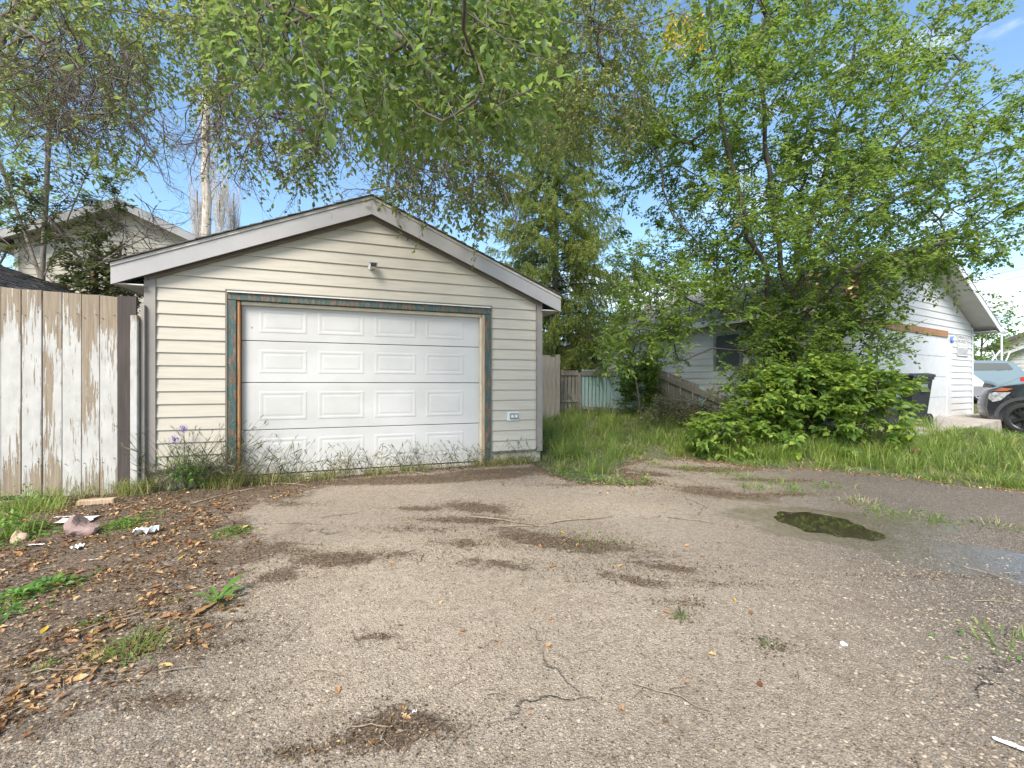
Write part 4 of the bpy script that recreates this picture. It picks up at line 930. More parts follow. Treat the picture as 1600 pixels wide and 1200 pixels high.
def grow(seedpts, seedpar, targets, r, step=.3, wob=.08, droop=.0, pw=2.4, tip=.004, minr=.004, maxr=1, back=.6):
    """skeleton: every target is joined by a bent path to the nearest node already there"""
    cap = len(seedpts)+sum(1 for _ in targets)*14+50
    P = np.zeros((cap, 3)); par = np.full(cap, -1); n = len(seedpts); P[:n] = seedpts; par[:n] = seedpar
    base = np.asarray(seedpts[0]); order = np.argsort([np.min(np.linalg.norm(np.asarray(seedpts)-t, axis=1)) for t in targets]); tips = []
    rad = np.zeros(cap); dirs = np.zeros((cap, 3))
    for i in range(1, n): dirs[i] = P[i]-P[par[i]]
    dirs[:n] = norm(dirs[:n]+1e-6)
    for ti in order:
        T = targets[ti]; v = T-P[:n]; d = np.linalg.norm(v, axis=1); al = np.einsum('ij,ij->i', v, dirs[:n])/np.maximum(d, 1e-6)
        cost = d*(1+back*(1-al)*.5); j = int(np.argmin(cost)); D = d[j]
        m_ = max(2, min(13, int(D/step)+1)); a = P[j]; c1 = a+dirs[j]*D*.35+np.array([0, 0, droop*D*.2]); prev = j
        for q in range(1, m_+1):
            t = q/m_; pt_ = (1-t)**2*a+2*(1-t)*t*c1+t*t*T
            if q < m_: pt_ = pt_+r.normal(size=3)*wob*min(D, 1)*.5
            P[n] = pt_; par[n] = prev; dirs[n] = (P[n]-P[prev])/max(1e-6, np.linalg.norm(P[n]-P[prev])); prev = n; n += 1
        tips.append(prev)
    P, par, dirs = P[:n], par[:n], dirs[:n]
    acc = np.zeros(n)
    for t in tips: acc[t] += tip**pw
    for i in range(n-1, 0, -1):
        if par[i] >= 0: acc[par[i]] += acc[i]*1.0
    rad = np.clip(acc**(1/pw), minr, maxr)
    return P, par, dirs, rad, np.array(tips)
def skeleton_tubes(P, par, rad, k=5, sel=None):
    i = np.where(par >= 0)[0]
    if sel is not None: i = i[sel[i]]
    ra = np.minimum(rad[par[i]], rad[i]*1.6+.002)
    return tubes_mesh(P[par[i]], P[i], ra, rad[i], k)
def cat_meshes(parts):
    V, Fc, o = [], [], 0
    for v, f in parts: V.append(v); Fc.append(f+o); o += len(v)
    return np.concatenate(V), np.concatenate(Fc)
def sprays(r, tips, dirs, per, tw_len, droop, nl, leafL, leafW, spread=.9, up=.0, rich=True, lvar=.35, twig_r=.0022, flat=.5, leafprob=1.0):
    """twiglets around every tip, with leaves alternating along them"""
    n = len(tips)*per; B = np.repeat(tips, per, 0)+r.normal(size=(n, 3))*tw_len*.12; d0 = norm(np.repeat(dirs, per, 0)+rand_dirs(r, n)*spread+np.array([0, 0, up])); L = tw_len*r.uniform(.45, 1.2, n)
    mid = B+d0*L[:, None]*.5; d1 = norm(d0+np.array([0, 0, droop])); end = mid+d1*L[:, None]*.5
    tw = cat_meshes([tubes_mesh(B, mid, np.full(n, twig_r), np.full(n, twig_r*.7), 3), tubes_mesh(mid, end, np.full(n, twig_r*.7), np.full(n, twig_r*.35), 3)])
    t = np.tile(np.linspace(.12, 1.0, nl), n)+r.normal(size=n*nl)*.03; t = np.clip(t, .05, 1); idx = np.repeat(np.arange(n), nl)
    Pp = np.where((t < .5)[:, None], B[idx]+(mid-B)[idx]*(t*2)[:, None], mid[idx]+(end-mid)[idx]*((t-.5)*2)[:, None])
    side = np.tile(np.where(np.arange(nl) % 2 == 0, 1., -1.), n)[:, None]; sv = norm(np.cross(d1[idx], np.array([0, 0, 1.])+.3*rand_dirs(r, len(idx))))
    Dl = norm(d1[idx]*.7+sv*side*.9+rand_dirs(r, len(idx))*.45+np.array([0, 0, -.25])); Nn = norm(np.array([0, 0, 1.])*flat+rand_dirs(r, len(idx))*(1-flat)+1e-3)
    keep = r.random(len(idx)) < leafprob
    sc = r.uniform(1-lvar, 1+lvar, len(idx))
    return tw, (Pp[keep], Dl[keep], Nn[keep], (leafL*sc)[keep], (leafW*sc)[keep])

def make_tree(name, label, cat, base, seedpts, seedpar, targets, bark, leafm, r, grow_kw, spray_kw, trunk_mat=None, group=None, extra_leaf=None, trunk_r=.03):
    t = thing(name, label, cat, tuple(float(v) for v in base), 0, group); b0 = np.asarray(base, float)
    P, par, dirs, rad, tips = grow(seedpts, seedpar, targets, r, **grow_kw)
    V, Fc = skeleton_tubes(P, par, rad, 7, rad > trunk_r)
    link('trunk', mesh_from('trunk', V-b0, Fc, M[bark], True), t)
    V1 = skeleton_tubes(P, par, rad, 4, rad <= trunk_r)
    tw, lf = sprays(r, P[tips], dirs[tips], **spray_kw)
    V, Fc = cat_meshes([V1, tw]) if V1[1].shape[1] == tw[1].shape[1] else (None, None)
    link('branches', mesh_from('branches', V-b0, Fc, M[trunk_mat or bark], True), t, 'stuff')
    V, Fc = leaves_mesh(*lf, rich=spray_kw.get('rich', True)); link('crown', mesh_from('crown', V-b0, Fc, M[leafm]), t, 'stuff')
    return t, P, dirs, tips
def interp_path(pts, step=.4):
    pts = [np.asarray(p, float) for p in pts]; out = [pts[0]]
    for a, b in zip(pts[:-1], pts[1:]):
        k = max(1, int(np.linalg.norm(b-a)/step))
        for i in range(1, k+1): out.append(a+(b-a)*i/k)
    return out
def limbs(paths, step=.4, r=None, wob=.0):
    """several limbs sharing a first point; returns nodes and parents"""
    P, par = [], []
    for path in paths:
        pts = interp_path(path, step)
        if not P: P.append(pts[0]); par.append(-1); prev = 0; rest = pts[1:]
        else:
            d = [np.linalg.norm(q-pts[0]) for q in P]; prev = int(np.argmin(d)); rest = pts[1:] if d[prev] < .05 else pts
        for q in rest:
            P.append(q+(r.normal(size=3)*wob if r is not None else 0)); par.append(prev); prev = len(P)-1
    return np.array(P), np.array(par)

# ------------------------------------------------------------ old elm: trunk beyond the left edge, twiggy boughs hang over the garage
r = np.random.default_rng(21)
def sample_screenlike(boxes, r):
    out = []
    for (x0, x1, y0, y1, d0, d1, n) in boxes:
        for _ in range(n):
            out.append(P3(r.uniform(x0, x1), r.uniform(y0, y1), r.uniform(d0, d1)))
    return out
tr = np.array([-9.6, 6.6, 0.]); fork = np.array([-9.3, 6.5, 3.6])
seed, par = limbs([[tr, [-9.5, 6.6, 2.], fork], [fork, [-8.3, 6.4, 5.4], P3(0, 22, 6.3), P3(60, 60, 6.2), P3(110, 130, 6.1)], [fork, [-7.8, 7.2, 7.6], P3(250, -25, 7.5), P3(355, 62, 6.8), P3(420, 150, 6.4)],
                   [fork, [-8.5, 7.5, 8], P3(400, -150, 8), P3(640, -40, 7.6), P3(720, 90, 7.0)], [fork, [-9, 7, 7], P3(700, -260, 8), P3(900, -20, 8), P3(930, 70, 8)], [fork, [-10.5, 7.5, 8], [-11, 8, 10]]], .5, r, .04)
T = sample_screenlike([(-60, 130, -120, 195, 5.6, 8, 125), (100, 230, -60, 130, 5.8, 7.6, 48), (110, 205, 130, 230, 5.6, 6.6, 12), (200, 330, -120, 80, 6, 8, 62), (300, 420, -80, 150, 6, 8, 80), (330, 560, -60, 210, 5.8, 7.6, 105),
                       (390, 500, 180, 270, 5.8, 6.8, 30), (590, 790, 150, 310, 5.6, 6.8, 92), (560, 800, -60, 180, 5.8, 7.8, 120), (760, 1010, -80, 225, 6.5, 9, 360), (700, 760, 290, 345, 5.4, 5.9, 6), (-60, 900, -500, -60, 6, 9, 130)], r)
tree, P, dirs, tips = make_tree('elm_tree', 'old elm whose twiggy half bare boughs hang from the upper left over the garage roof', 'tree', tr, seed, par, T, 'bark', 'leaf_elm', r,
    dict(step=.28, wob=.14, droop=-.5, tip=.0042, minr=.0035, maxr=.2, back=.8), dict(per=5, tw_len=.60, droop=-.75, nl=13, leafL=.072, leafW=.037, spread=1.0, up=-.25, rich=False, twig_r=.0036, flat=.25, leafprob=.85), 'bark_twig', trunk_r=.02)
# bare dead twigs hanging in the sky gaps
def bare_twigs(name, parent, b0, starts, r, n_sub=9, L=.9, mat='bark_twig', droop=-.35):
    parts = []
    for s in starts:
        s = np.asarray(s, float); d = norm(r.normal(size=3)*np.array([.9, .4, .3])+np.array([.25, 0, -.9])); p = s; rr_ = .0095
        for i in range(8):
            q = p+d*L/8; parts.append((p, q, rr_, rr_*.88)); rr_ *= .88; p = q; d = norm(d+r.normal(size=3)*.28+np.array([0, 0, droop*.15]))
            for _ in range(2):
                if r.random() < .8:
                    e = norm(d+rand_dirs(r, 1)[0]*1.1); a = p; r2 = rr_*.6
                    for k in range(4):
                        b_ = a+e*L*.075*r.uniform(.7, 1.4); parts.append((a, b_, r2, r2*.8)); r2 *= .8; a = b_; e = norm(e+r.normal(size=3)*.4)
                        if r.random() < .5: f_ = norm(e+rand_dirs(r, 1)[0]*.9); parts.append((a, a+f_*L*.06, r2*.8, r2*.4))
    A = np.array([p[0] for p in parts]); B = np.array([p[1] for p in parts]); V, Fc = tubes_mesh(A, B, [p[2] for p in parts], [p[3] for p in parts], 4)
    return link(name, mesh_from(name, V-b0, Fc, M[mat], True), parent, 'stuff')
st_ = sample_screenlike([(60, 215, 60, 205, 5.6, 6.4, 64), (215, 260, 150, 215, 5.6, 6.2, 7), (300, 345, 110, 220, 5.6, 6.2, 10), (0, 120, 20, 190, 5.5, 6.2, 34), (330, 560, 80, 235, 5.6, 6.4, 60), (600, 800, 150, 300, 5.4, 6.4, 50), (60, 75, 200, 225, 5.6, 5.9, 2), (520, 620, 130, 200, 5.6, 6.2, 8)], r)
bare_twigs('bare_twigs', tree, tr, st_, r)

# ------------------------------------------------------------ near ash tree: stands behind the camera, leafy boughs come in from above
r = np.random.default_rng(5)
tr = np.array([-1.6, -3.2, 0.]); fork = np.array([-1.5, -3.0, 3.4])
seed, par = limbs([[tr, fork], [fork, [-1.2, -1.2, 5.0], [-.9, 1.2, 4.9], P3(560, 10, 3.6)*1, P3(700, 110, 3.7), P3(780, 200, 3.8)], [fork, [-2, -1.5, 4.8], [-1.9, 1.2, 4.6], P3(440, 40, 3.4), P3(470, 130, 3.5)],
                   [fork, [-.6, -1.5, 4.6], [-.2, 1.2, 3.6], P3(720, 20, 2.6), P3(800, 75, 2.4), P3(880, 95, 2.2)], [fork, [.2, -1, 6], [.8, 2, 6.4], P3(900, -100, 4.5), P3(1000, 30, 5)]], .35, r, .03)
T = sample_screenlike([(400, 620, -60, 130, 2.9, 4.3, 78), (560, 800, -60, 190, 3.0, 4.5, 108), (600, 800, 150, 222, 3.4, 4.6, 22), (330, 460, -60, 90, 3.2, 4.4, 26), (700, 850, 10, 190, 2.9, 4.2, 44), (790, 850, -60, 50, 3.2, 4.4, 14), (455, 520, 150, 185, 2.6, 3.0, 3), (350, 400, 10, 55, 2.8, 3.2, 4), (560, 690, 120, 180, 2.8, 3.4, 12)], r)
T += [P3(150, 12, 2.6), P3(1055, 20, 3.4), P3(1080, 40, 3.4)]
t_, P, dirs, tips = make_tree('ash_tree', 'near broad leaved tree reaching in from above, large leaves hanging at top centre', 'tree', tr, seed, par, T, 'bark', 'leaf_near', r,
    dict(step=.25, wob=.10, droop=-.3, tip=.0036, minr=.0022, maxr=.16), dict(per=4, tw_len=.40, droop=-.55, nl=7, leafL=.066, leafW=.035, spread=.95, up=-.05, rich=True, twig_r=.0016, flat=.35), 'bark_twig', trunk_r=.02)
# the large single leaves at the ends of the nearest sprigs, each a part
leafmesh = []
for k in range(4):
    V, Fc = leaves_mesh(np.zeros((1, 3)), np.array([[1., 0, 0]]), np.array([[0., 0, 1]]), np.array([1.]), np.array([[.46, .5, .54, .42][k]]), fold=[.2, .12, .28, .16][k]); leafmesh.append(mesh_from('leaf', V, Fc, M['leaf_near_obj']))
    leafmesh[-1].polygons.foreach_set('use_smooth', [True]*6)
def big_sprig(base, dirn, L, n, size, seed, drop=-.2):
    rr = random.Random(seed); base = Vector(base); d = Vector(dirn).normalized(); pts = [base]
    for i in range(8): pts.append(pts[-1]+d*L/8); d = (d+Vector((0, 0, drop*.12))+Vector((rr.gauss(0, .05), rr.gauss(0, .05), rr.gauss(0, .05)))).normalized()
    b = MB(); b.tube([p-Vector(tr) for p in pts], [.0035-.0003*i for i in range(9)], 5); b.obj('sprig', M['bark_twig'], t_, True)
    for i in range(n):
        f = .25+.75*i/(n-1); q = f*8; k = min(7, int(q)); p = pts[k].lerp(pts[k+1], q-k); dd = (pts[k+1]-pts[k]).normalized(); sd_ = dd.cross(Vector((0, 0, 1))).normalized()*(1 if i % 2 else -1)
        ld = dd*(1.3 if i == n-1 else .6)+sd_*(.0 if i == n-1 else 1)+Vector((rr.gauss(0, .25), rr.gauss(0, .25), rr.uniform(-.5, .25)))
        ld.normalize(); nn = (Vector((rr.gauss(0, .35), -.35+rr.gauss(0, .3), 1))).normalized()
        x_ = ld; y_ = nn.cross(x_).normalized(); z_ = x_.cross(y_); s = size*rr.uniform(.75, 1.2)
        from mathutils import Matrix
        o = link('leaf', rr.choice(leafmesh), t_); mt = Matrix((x_, y_, z_)).transposed().to_4x4(); mt.translation = p-Vector(tr); o.matrix_local = mt @ Matrix.Scale(s, 4)
sp = [((770, 170, 2.3), (910, 92, 2.15), 9, .085), ((800, 150, 2.3), (875, 130, 2.2), 6, .08), ((790, 60, 2.5), (870, 75, 2.3), 7, .08), ((505, 130, 2.2), (512, 205, 2.15), 4, .085), ((470, 60, 2.4), (480, 150, 2.3), 7, .08), ((360, 5, 2.5), (385, 90, 2.4), 7, .085),
      ((560, 60, 2.6), (565, 170, 2.5), 8, .08), ((140, -30, 2.2), (165, 25, 2.1), 3, .08), ((620, 40, 2.6), (700, 150, 2.5), 9, .08), ((540, -20, 2.4), (530, 70, 2.3), 7, .08), ((680, -20, 2.7), (660, 80, 2.6), 7, .075),
      ((740, 20, 2.6), (800, 110, 2.6), 8, .075), ((600, 150, 2.8), (620, 225, 2.7), 6, .075), ((700, 160, 2.8), (730, 235, 2.7), 7, .07), ((420, -10, 2.6), (440, 70, 2.6), 7, .08), ((840, -20, 3.0), (850, 60, 2.9), 6, .075), ((660, 100, 2.6), (760, 190, 2.6), 9, .075), ((760, -10, 2.6), (760, 70, 2.5), 7, .08), ((585, -20, 2.5), (610, 60, 2.4), 7, .08)]
for i, (a, b_, n, s) in enumerate(sp):
    A_, B_ = P3(*a), P3(*b_); big_sprig(A_, B_-A_, float(np.linalg.norm(B_-A_)), n, s, 100+i)

# ------------------------------------------------------------ multi-stemmed tree at right
r = np.random.default_rng(9)
bx0, by0 = fx(1222, 8.3), 8.3; tr = np.array([bx0, by0, G(bx0, by0)]); S = lambda x, y, d: P3(x, y, d)
f0 = S(1225, 600, 8.3); f1 = S(1222, 540, 8.3); f2 = S(1232, 470, 8.3)
seed, par = limbs([[tr, f0, f1, f2], [f1, S(1195, 430, 8.1), S(1160, 330, 7.9), S(1130, 200, 7.7), S(1110, 60, 7.5), S(1100, -120, 7.4)], [f2, S(1215, 380, 8.3), S(1205, 250, 8.4), S(1190, 100, 8.4), S(1185, -80, 8.4)],
                   [f2, S(1262, 380, 8.4), S(1290, 270, 8.5), S(1330, 120, 8.6), S(1370, -60, 8.7)], [f2, S(1275, 395, 8.0), S(1340, 300, 7.8), S(1430, 190, 7.6), S(1500, 110, 7.5)], [f1, S(1262, 440, 8.4), S(1330, 350, 8.4), S(1450, 290, 8.3), S(1590, 220, 8.2)],
                   [f1, S(1180, 470, 8.0), S(1100, 400, 7.6), S(1040, 300, 7.3), S(1000, 190, 7.2)], [f0, S(1165, 500, 7.8), S(1080, 470, 7.4), S(1000, 420, 7.1)], [f1, S(1260, 480, 7.7), S(1330, 420, 7.3), S(1420, 390, 7.1), S(1520, 385, 7.0)],
                   [f2, S(1250, 330, 9.2), S(1260, 180, 9.8), S(1270, 0, 10)], [f0, S(1185, 560, 8.0), S(1120, 540, 7.6), S(1075, 560, 7.3)]], .4, r, .05)
T = []
c0 = np.array([fx(1260, 8.3), 8.4, 5.6])
def in_crown(p):
    px = 800+F*p[0]/p[1]; py = 600-F*(p[2]-CAMZ)/p[1]
    return px, py
tries = 0
while len(T) < 1400 and tries < 60000:
    tries += 1
    q = rand_dirs(r, 1)[0]*r.random()**.42; p = c0+q*np.array([4.1, 2.5, 4.6]); px, py = in_crown(p)
    lim = np.interp(px, [930, 960, 1000, 1060, 1120, 1180, 1240, 1300, 1360, 1420, 1480, 1560, 1700], [200, 380, 450, 470, 490, 560, 570, 520, 470, 440, 410, 395, 330])
    if py > lim or px < np.interp(py, [0, 100, 250, 400, 520], [1075, 1015, 945, 935, 960]): continue
    # gaps
    if lownoise(np.array(p[0]), np.array(p[2]), 2.4, 12) + .5*lownoise(np.array(p[1]), np.array(p[2]), 2.0, 13) > .19: continue
    if px > 1400 and py < 40+(px-1400)*.6 and r.random() < .9: continue
    T.append(p)
for (x0, x1, y0, y1, d0, d1, n) in [(960, 1060, 440, 565, 6.9, 7.5, 30), (1060, 1170, 440, 500, 7.0, 8, 26), (1150, 1290, 520, 660, 7.4, 8.2, 75), (1040, 1060, 500, 560, 7, 7.4, 8), (1140, 1180, 560, 620, 7.3, 7.8, 10), (1330, 1500, 380, 450, 7, 8, 34), (1480, 1580, 360, 400, 6.8, 7.3, 14), (1290, 1400, 450, 520, 7.2, 8, 30), (1340, 1400, 510, 530, 7, 7.4, 4), (1230, 1300, 540, 600, 7, 7.8, 26), (1560, 1640, 120, 330, 6.8, 8, 22), (1390, 1530, -10, 130, 7.2, 8.4, 12), (1170, 1330, 470, 600, 7.5, 8.3, 60), (1330, 1400, 470, 560, 7.4, 8, 16), (1470, 1560, 0, 40, 7.2, 8, 8)]:
    T += sample_screenlike([(x0, x1, y0, y1, d0, d1, n)], r)
tree2, P, dirs, tips = make_tree('leafy_tree', 'large many stemmed green tree standing in the grass in front of the white garage', 'tree', tr, seed, par, T, 'bark_dark', 'leaf_maple', r,
    dict(step=.3, wob=.10, droop=.1, tip=.0042, minr=.003, maxr=.11), dict(per=5, tw_len=.42, droop=-.22, nl=12, leafL=.074, leafW=.042, spread=.95, up=.15, rich=False, twig_r=.0022, flat=.62), trunk_r=.022)
V, Fc = leaves_mesh(*(lambda q: (q, rand_dirs(r, len(q)), rand_dirs(r, len(q)), np.full(len(q), .075), np.full(len(q), .045)))(np.array(sample_screenlike([(1040, 1105, 20, 85, 7, 7.4, 190)], r))+r.normal(size=(190, 3))*.05), rich=False)
link('yellow_leaves', mesh_from('yellow_leaves', V-tr, Fc, M['leaf_yellow']), tree2, 'stuff')
orl = np.array(sample_screenlike([(1262, 1280, 425, 455, 7.0, 7.2, 10), (1320, 1340, 435, 462, 6.9, 7.1, 14)], r)); V, Fc = leaves_mesh(orl, rand_dirs(r, len(orl)), rand_dirs(r, len(orl)), np.full(len(orl), .09), np.full(len(orl), .05)); link('orange_leaves', mesh_from('orange_leaves', V-tr, Fc, M['deadleaf']), tree2, 'stuff')

# ------------------------------------------------------------ bushes
def bush(name, label, px0, px1, pyt, base, depth, n, leafm, L, Wd, per=5, nl=9, tw=.32, rich=True, seedn=1, flat=.55, up=.25, stems=5, topf=None, bark='bark_dark', leafprob=1):
    r = np.random.default_rng(seedn); bx_, by_ = base; tr = np.array([bx_, by_, G(bx_, by_)]); P, par = [tr], [-1]; T = []
    while len(T) < n:
        px = r.uniform(px0, px1); d = r.uniform(*depth); x = fx(px, d); g_ = G(x, d); top = fz(0, topf(px) if topf else pyt, d)
        z = g_+.08+(top-g_-.08)*r.random()**.75; T.append(np.array([x, d, z]))
    seed, par = limbs([[tr, tr+np.array([0, 0, .1])]]+[[tr+np.array([0, 0, .1]), tr+np.array([r.uniform(-.4, .4), r.uniform(-.3, .3), .5])] for _ in range(stems)], .2)
    return make_tree(name, label, 'bush', tr, seed, par, T, bark, leafm, r, dict(step=.2, wob=.1, droop=.2, tip=.003, minr=.002, maxr=.04), dict(per=per, tw_len=tw, droop=-.2, nl=nl, leafL=L, leafW=Wd, spread=.9, up=up, rich=rich, flat=flat, leafprob=leafprob), trunk_r=.012)
bush('leafy_bush', 'dense bright green bush at the foot of the large tree, in front of the bins', 0, 0, 0, (fx(1300, 7.4), 7.5), (6.9, 7.9), 120, 'leaf_bush', .115, .085, per=4, nl=9, tw=.30, seedn=31, px1=1395) if False else None
bush('leafy_bush', 'dense bright green bush around the foot of the large tree', 1185, 1350, 0, (fx(1290, 7.4), 7.4), (6.9, 7.9), 170, 'leaf_bush', .10, .066, per=5, nl=9, tw=.28, seedn=31, topf=lambda p: np.interp(p, [1180, 1230, 1290, 1330, 1350, 1392], [600, 585, 572, 575, 590, 610]))
bush('bright_sapling', 'yellow green leafy sapling leaning right in front of the black bin', 1325, 1412, 0, (fx(1365, 6.9), 6.9), (6.6, 7.1), 46, 'leaf_bush', .10, .062, per=4, nl=8, tw=.26, seedn=32, topf=lambda p: np.interp(p, [1325, 1370, 1400, 1440], [565, 578, 590, 600]))
bush('low_shrub', 'low dark green shrub in the grass left of the large tree, below the sloping fence', 1085, 1195, 0, (fx(1140, 7.2), 7.2), (6.7, 7.6), 60, 'leaf_bush', .095, .055, per=4, nl=8, tw=.26, seedn=33, topf=lambda p: np.interp(p, [1085, 1130, 1195], [665, 648, 630]), flat=.7)
bush('weedy_shrub', 'grey green weedy shrub against the grey sloping fence', 1010, 1110, 0, (fx(1060, 9), 9.0), (8.4, 9.6), 60, 'greyweed', .05, .018, per=6, nl=9, tw=.35, seedn=34, topf=lambda p: np.interp(p, [1010, 1060, 1110], [640, 632, 638]), rich=False, flat=.2, up=.7)
bush('climbing_shrub', 'slender leafy shrub growing through the right end of the turquoise gate', 975, 1022, 0, (fx(1000, 11.2), 11.2), (10.6, 12), 60, 'leaf_maple', .10, .065, per=5, nl=9, tw=.38, seedn=35, topf=lambda p: np.interp(p, [962, 990, 1030], [585, 560, 560]), rich=False)
bush('overhanging_shrub', 'light green feathery shrub spreading above the turquoise gate', 915, 1040, 0, (fx(1002, 10.2), 10.2), (9.2, 10.8), 60, 'leaf_maple', .075, .042, per=5, nl=10, tw=.45, seedn=36, topf=lambda p: 505, rich=False, flat=.7) if False else None
r = np.random.default_rng(37); tr = np.array([fx(1002, 9.8), 9.8, G(fx(1002, 9.8), 9.8)])
seed, par = limbs([[tr, S(995, 600, 9.7), S(985, 560, 9.6), S(1000, 520, 9.5)], [S(985, 560, 9.6), S(950, 560, 9.5), S(925, 575, 9.4)], [S(985, 560, 9.6), S(1030, 520, 9.3)]], .3)
T = sample_screenlike([(945, 1060, 505, 565, 9, 10.2, 42), (960, 1050, 400, 510, 9.2, 10.5, 42)], r)
make_tree('young_tree', 'thin stemmed young tree arching over the turquoise gate', 'tree', tr, seed, par, T, 'bark_dark', 'leaf_far', r, dict(step=.3, wob=.1, droop=.1, tip=.003, minr=.003, maxr=.03), dict(per=5, tw_len=.42, droop=-.3, nl=11, leafL=.075, leafW=.042, spread=.9, up=.1, rich=False, flat=.6), trunk_r=.008)

# ------------------------------------------------------------ spruce with drooping branches
def spruce(name, label, X0, Y0, H, Rb, seedn, zlow=1.2):
    r = np.random.default_rng(seedn); z0 = G(X0, Y0); t = thing(name, label, 'tree', (X0, Y0, z0)); 
    V, Fc = tubes_mesh(*[np.array(v, float) for v in zip(*[((0, 0, H*i/12), (.03*math.sin(i), 0, H*(i+1)/12)) for i in range(12)])][:2], [.17*(1-i/12)+.012 for i in range(12)], [.17*(1-(i+1)/12)+.012 for i in range(12)], 8) if False else (None, None)
    A, B, ra, rb = [], [], [], []
    for i in range(14): A.append((0, 0, H*i/14)); B.append((0, 0, H*(i+1)/14)); ra.append(.17*(1-i/14)+.012); rb.append(.17*(1-(i+1)/14)+.012)
    V, Fc = tubes_mesh(np.array(A, float), np.array(B, float), ra, rb, 8); link('trunk', mesh_from('trunk', V, Fc, M['bark'], True), t)
    A, B, ra, rb = [], [], [], []; LP, LD = [], []
    z = zlow
    while z < H-.3:
        nb = r.integers(6, 9); a0 = r.uniform(0, 6.28)
        for k in range(nb):
            f = (H-z)/(H-zlow); L = Rb*(f**.72)*r.uniform(.55, 1.12)+.15
            if r.random() < .15: L *= .5
            a = a0+2*PI*k/nb+r.uniform(-.35, .35); h = np.array([math.cos(a), math.sin(a), 0]); m_ = max(4, int(L/.28)); p = np.array([0, 0, z]); rr_ = .012+.016*L/Rb
            for q in range(m_):
                s = q/m_; sl_ = .18-1.0*s*.9+(.95 if s > .72 else 0); d = norm(h+np.array([0, 0, sl_*.75])+r.normal(size=3)*.10); p2 = p+d*L/m_; A.append(p); B.append(p2); ra.append(rr_*(1-.8*s)); rb.append(rr_*(1-.8*(q+1)/m_))
                if s > .16:
                    nh = 8 if s > .35 else 5
                    for _ in range(nh):
                        # hanging branchlets clothed in needles
                        sdv = norm(np.cross(h, [0, 0, 1]))*r.uniform(-1, 1); hl = r.uniform(.22, .62)*(.55+.6*f); c = p+(p2-p)*r.random(); dd = norm(sdv*.75+h*.35+np.array([0, 0, -.65])+r.normal(size=3)*.2); c2 = c+dd*hl*.5; c3 = c2+norm(dd+np.array([0, 0, -.5]))*hl*.5
                        A += [c, c2]; B += [c2, c3]; ra += [.004, .003]; rb += [.003, .0015]
                        nn_ = 34; tt = r.random(nn_)[:, None]; pts = np.where(tt < .5, c+(c2-c)*tt*2, c2+(c3-c2)*(tt-.5)*2); LP.append(pts); LD.append(norm(rand_dirs(r, nn_)*.9+dd*.9+np.array([0, 0, -.15])))
                p = p2
        z += r.uniform(.16, .27)
    V, Fc = tubes_mesh(np.array(A), np.array(B), ra, rb, 3); link('branches', mesh_from('branches', V, Fc, M['bark_dark'], True), t, 'stuff')
    LP = np.concatenate(LP); LD = np.concatenate(LD); n = len(LP); V, Fc = leaves_mesh(LP, LD, rand_dirs(r, n), r.uniform(.05, .10, n), r.uniform(.014, .024, n), rich=False); link('crown', mesh_from('crown', V, Fc, M['needle']), t, 'stuff')
    return t
spruce('spruce_tree', 'tall yellow green spruce with drooping branches behind the garage right corner', fx(868, 15.5), 15.5, 13.5, 3.3, 3, 1.0)

# ------------------------------------------------------------ poplars, dark leaved tree, far trees
def pole_tree(name, label, px, Y, H, r0, bark, lean=0):
    x = fx(px, Y); t = thing(name, label, 'tree', (x, Y, 0)); A, B, ra, rb = [], [], [], []
    n = 22; p = np.array([0., 0, 0]); rr = np.random.default_rng(int(px))
    for i in range(n): q = np.array([lean*(i+1)/n+rr.normal()*.03, rr.normal()*.03, H*(i+1)/n]); A.append(p); B.append(q); ra.append(r0*(1-.6*i/n)*(1+rr.normal()*.04)); p = q
    rb = ra[1:]+[ra[-1]*.9]
    V, Fc = tubes_mesh(np.array(A), np.array(B), ra, rb, 10); link('trunk', mesh_from('trunk', V, Fc, M[bark], True), t)
    return t, rr
t, rr = pole_tree('poplar_tree', 'tall pale barked poplar trunk rising behind the garage roof', 326, 19, 19, .24, 'bark_poplar', -.2)
def fastigiate(t, rr, H, zs_, zspan, n, L, rad, mat='bark_twig', width=.35, leaf=False):
    A, B, ra, rb = [], [], [], []
    for _ in range(n):
        z = zs_+rr.random()*zspan; a = rr.uniform(0, 6.28); o = np.array([math.cos(a), math.sin(a), 0]); p = np.array([0, 0, z]); d = norm(o*.8+np.array([0, 0, 1.1])); Ls = L*rr.uniform(.5, 1.2); k = 8; r_ = rad*rr.uniform(.6, 1.2)
        for i in range(k):
            q = p+d*Ls/k; A.append(p); B.append(q); ra.append(r_*(1-i/k*.8)); rb.append(r_*(1-(i+1)/k*.8)); p = q
            off = np.hypot(p[0], p[1]); d = norm(o*max(0, .30*(1-off/width))+np.array([rr.normal()*.06, rr.normal()*.06, 1.]))
    V, Fc = tubes_mesh(np.array(A), np.array(B), ra, rb, 3); link('branches', mesh_from('branches', V, Fc, M[mat], True), t, 'stuff')
fastigiate(t, rr, 19, 8, 9, 120, 2.4, .013, 'bark_poplar', width=.8)
for i, (px, Y, H, lb) in enumerate([(309, 24, 14.5, 'bare upright columnar poplar just left of the pale poplar trunk'), (345, 24, 15.0, 'bare upright columnar poplar just right of the pale poplar trunk'), (365, 25, 14.8, 'rightmost bare columnar poplar above the garage roof')]):
    t, rr = pole_tree('columnar_poplar', lb, px, Y, H-2.5, .07, 'bark_twig'); t['group'] = 'bare columnar poplars behind the garage'; fastigiate(t, rr, H, 5, H-8.4, 280, 2.6, .013, 'bark_poplar', width=.42)

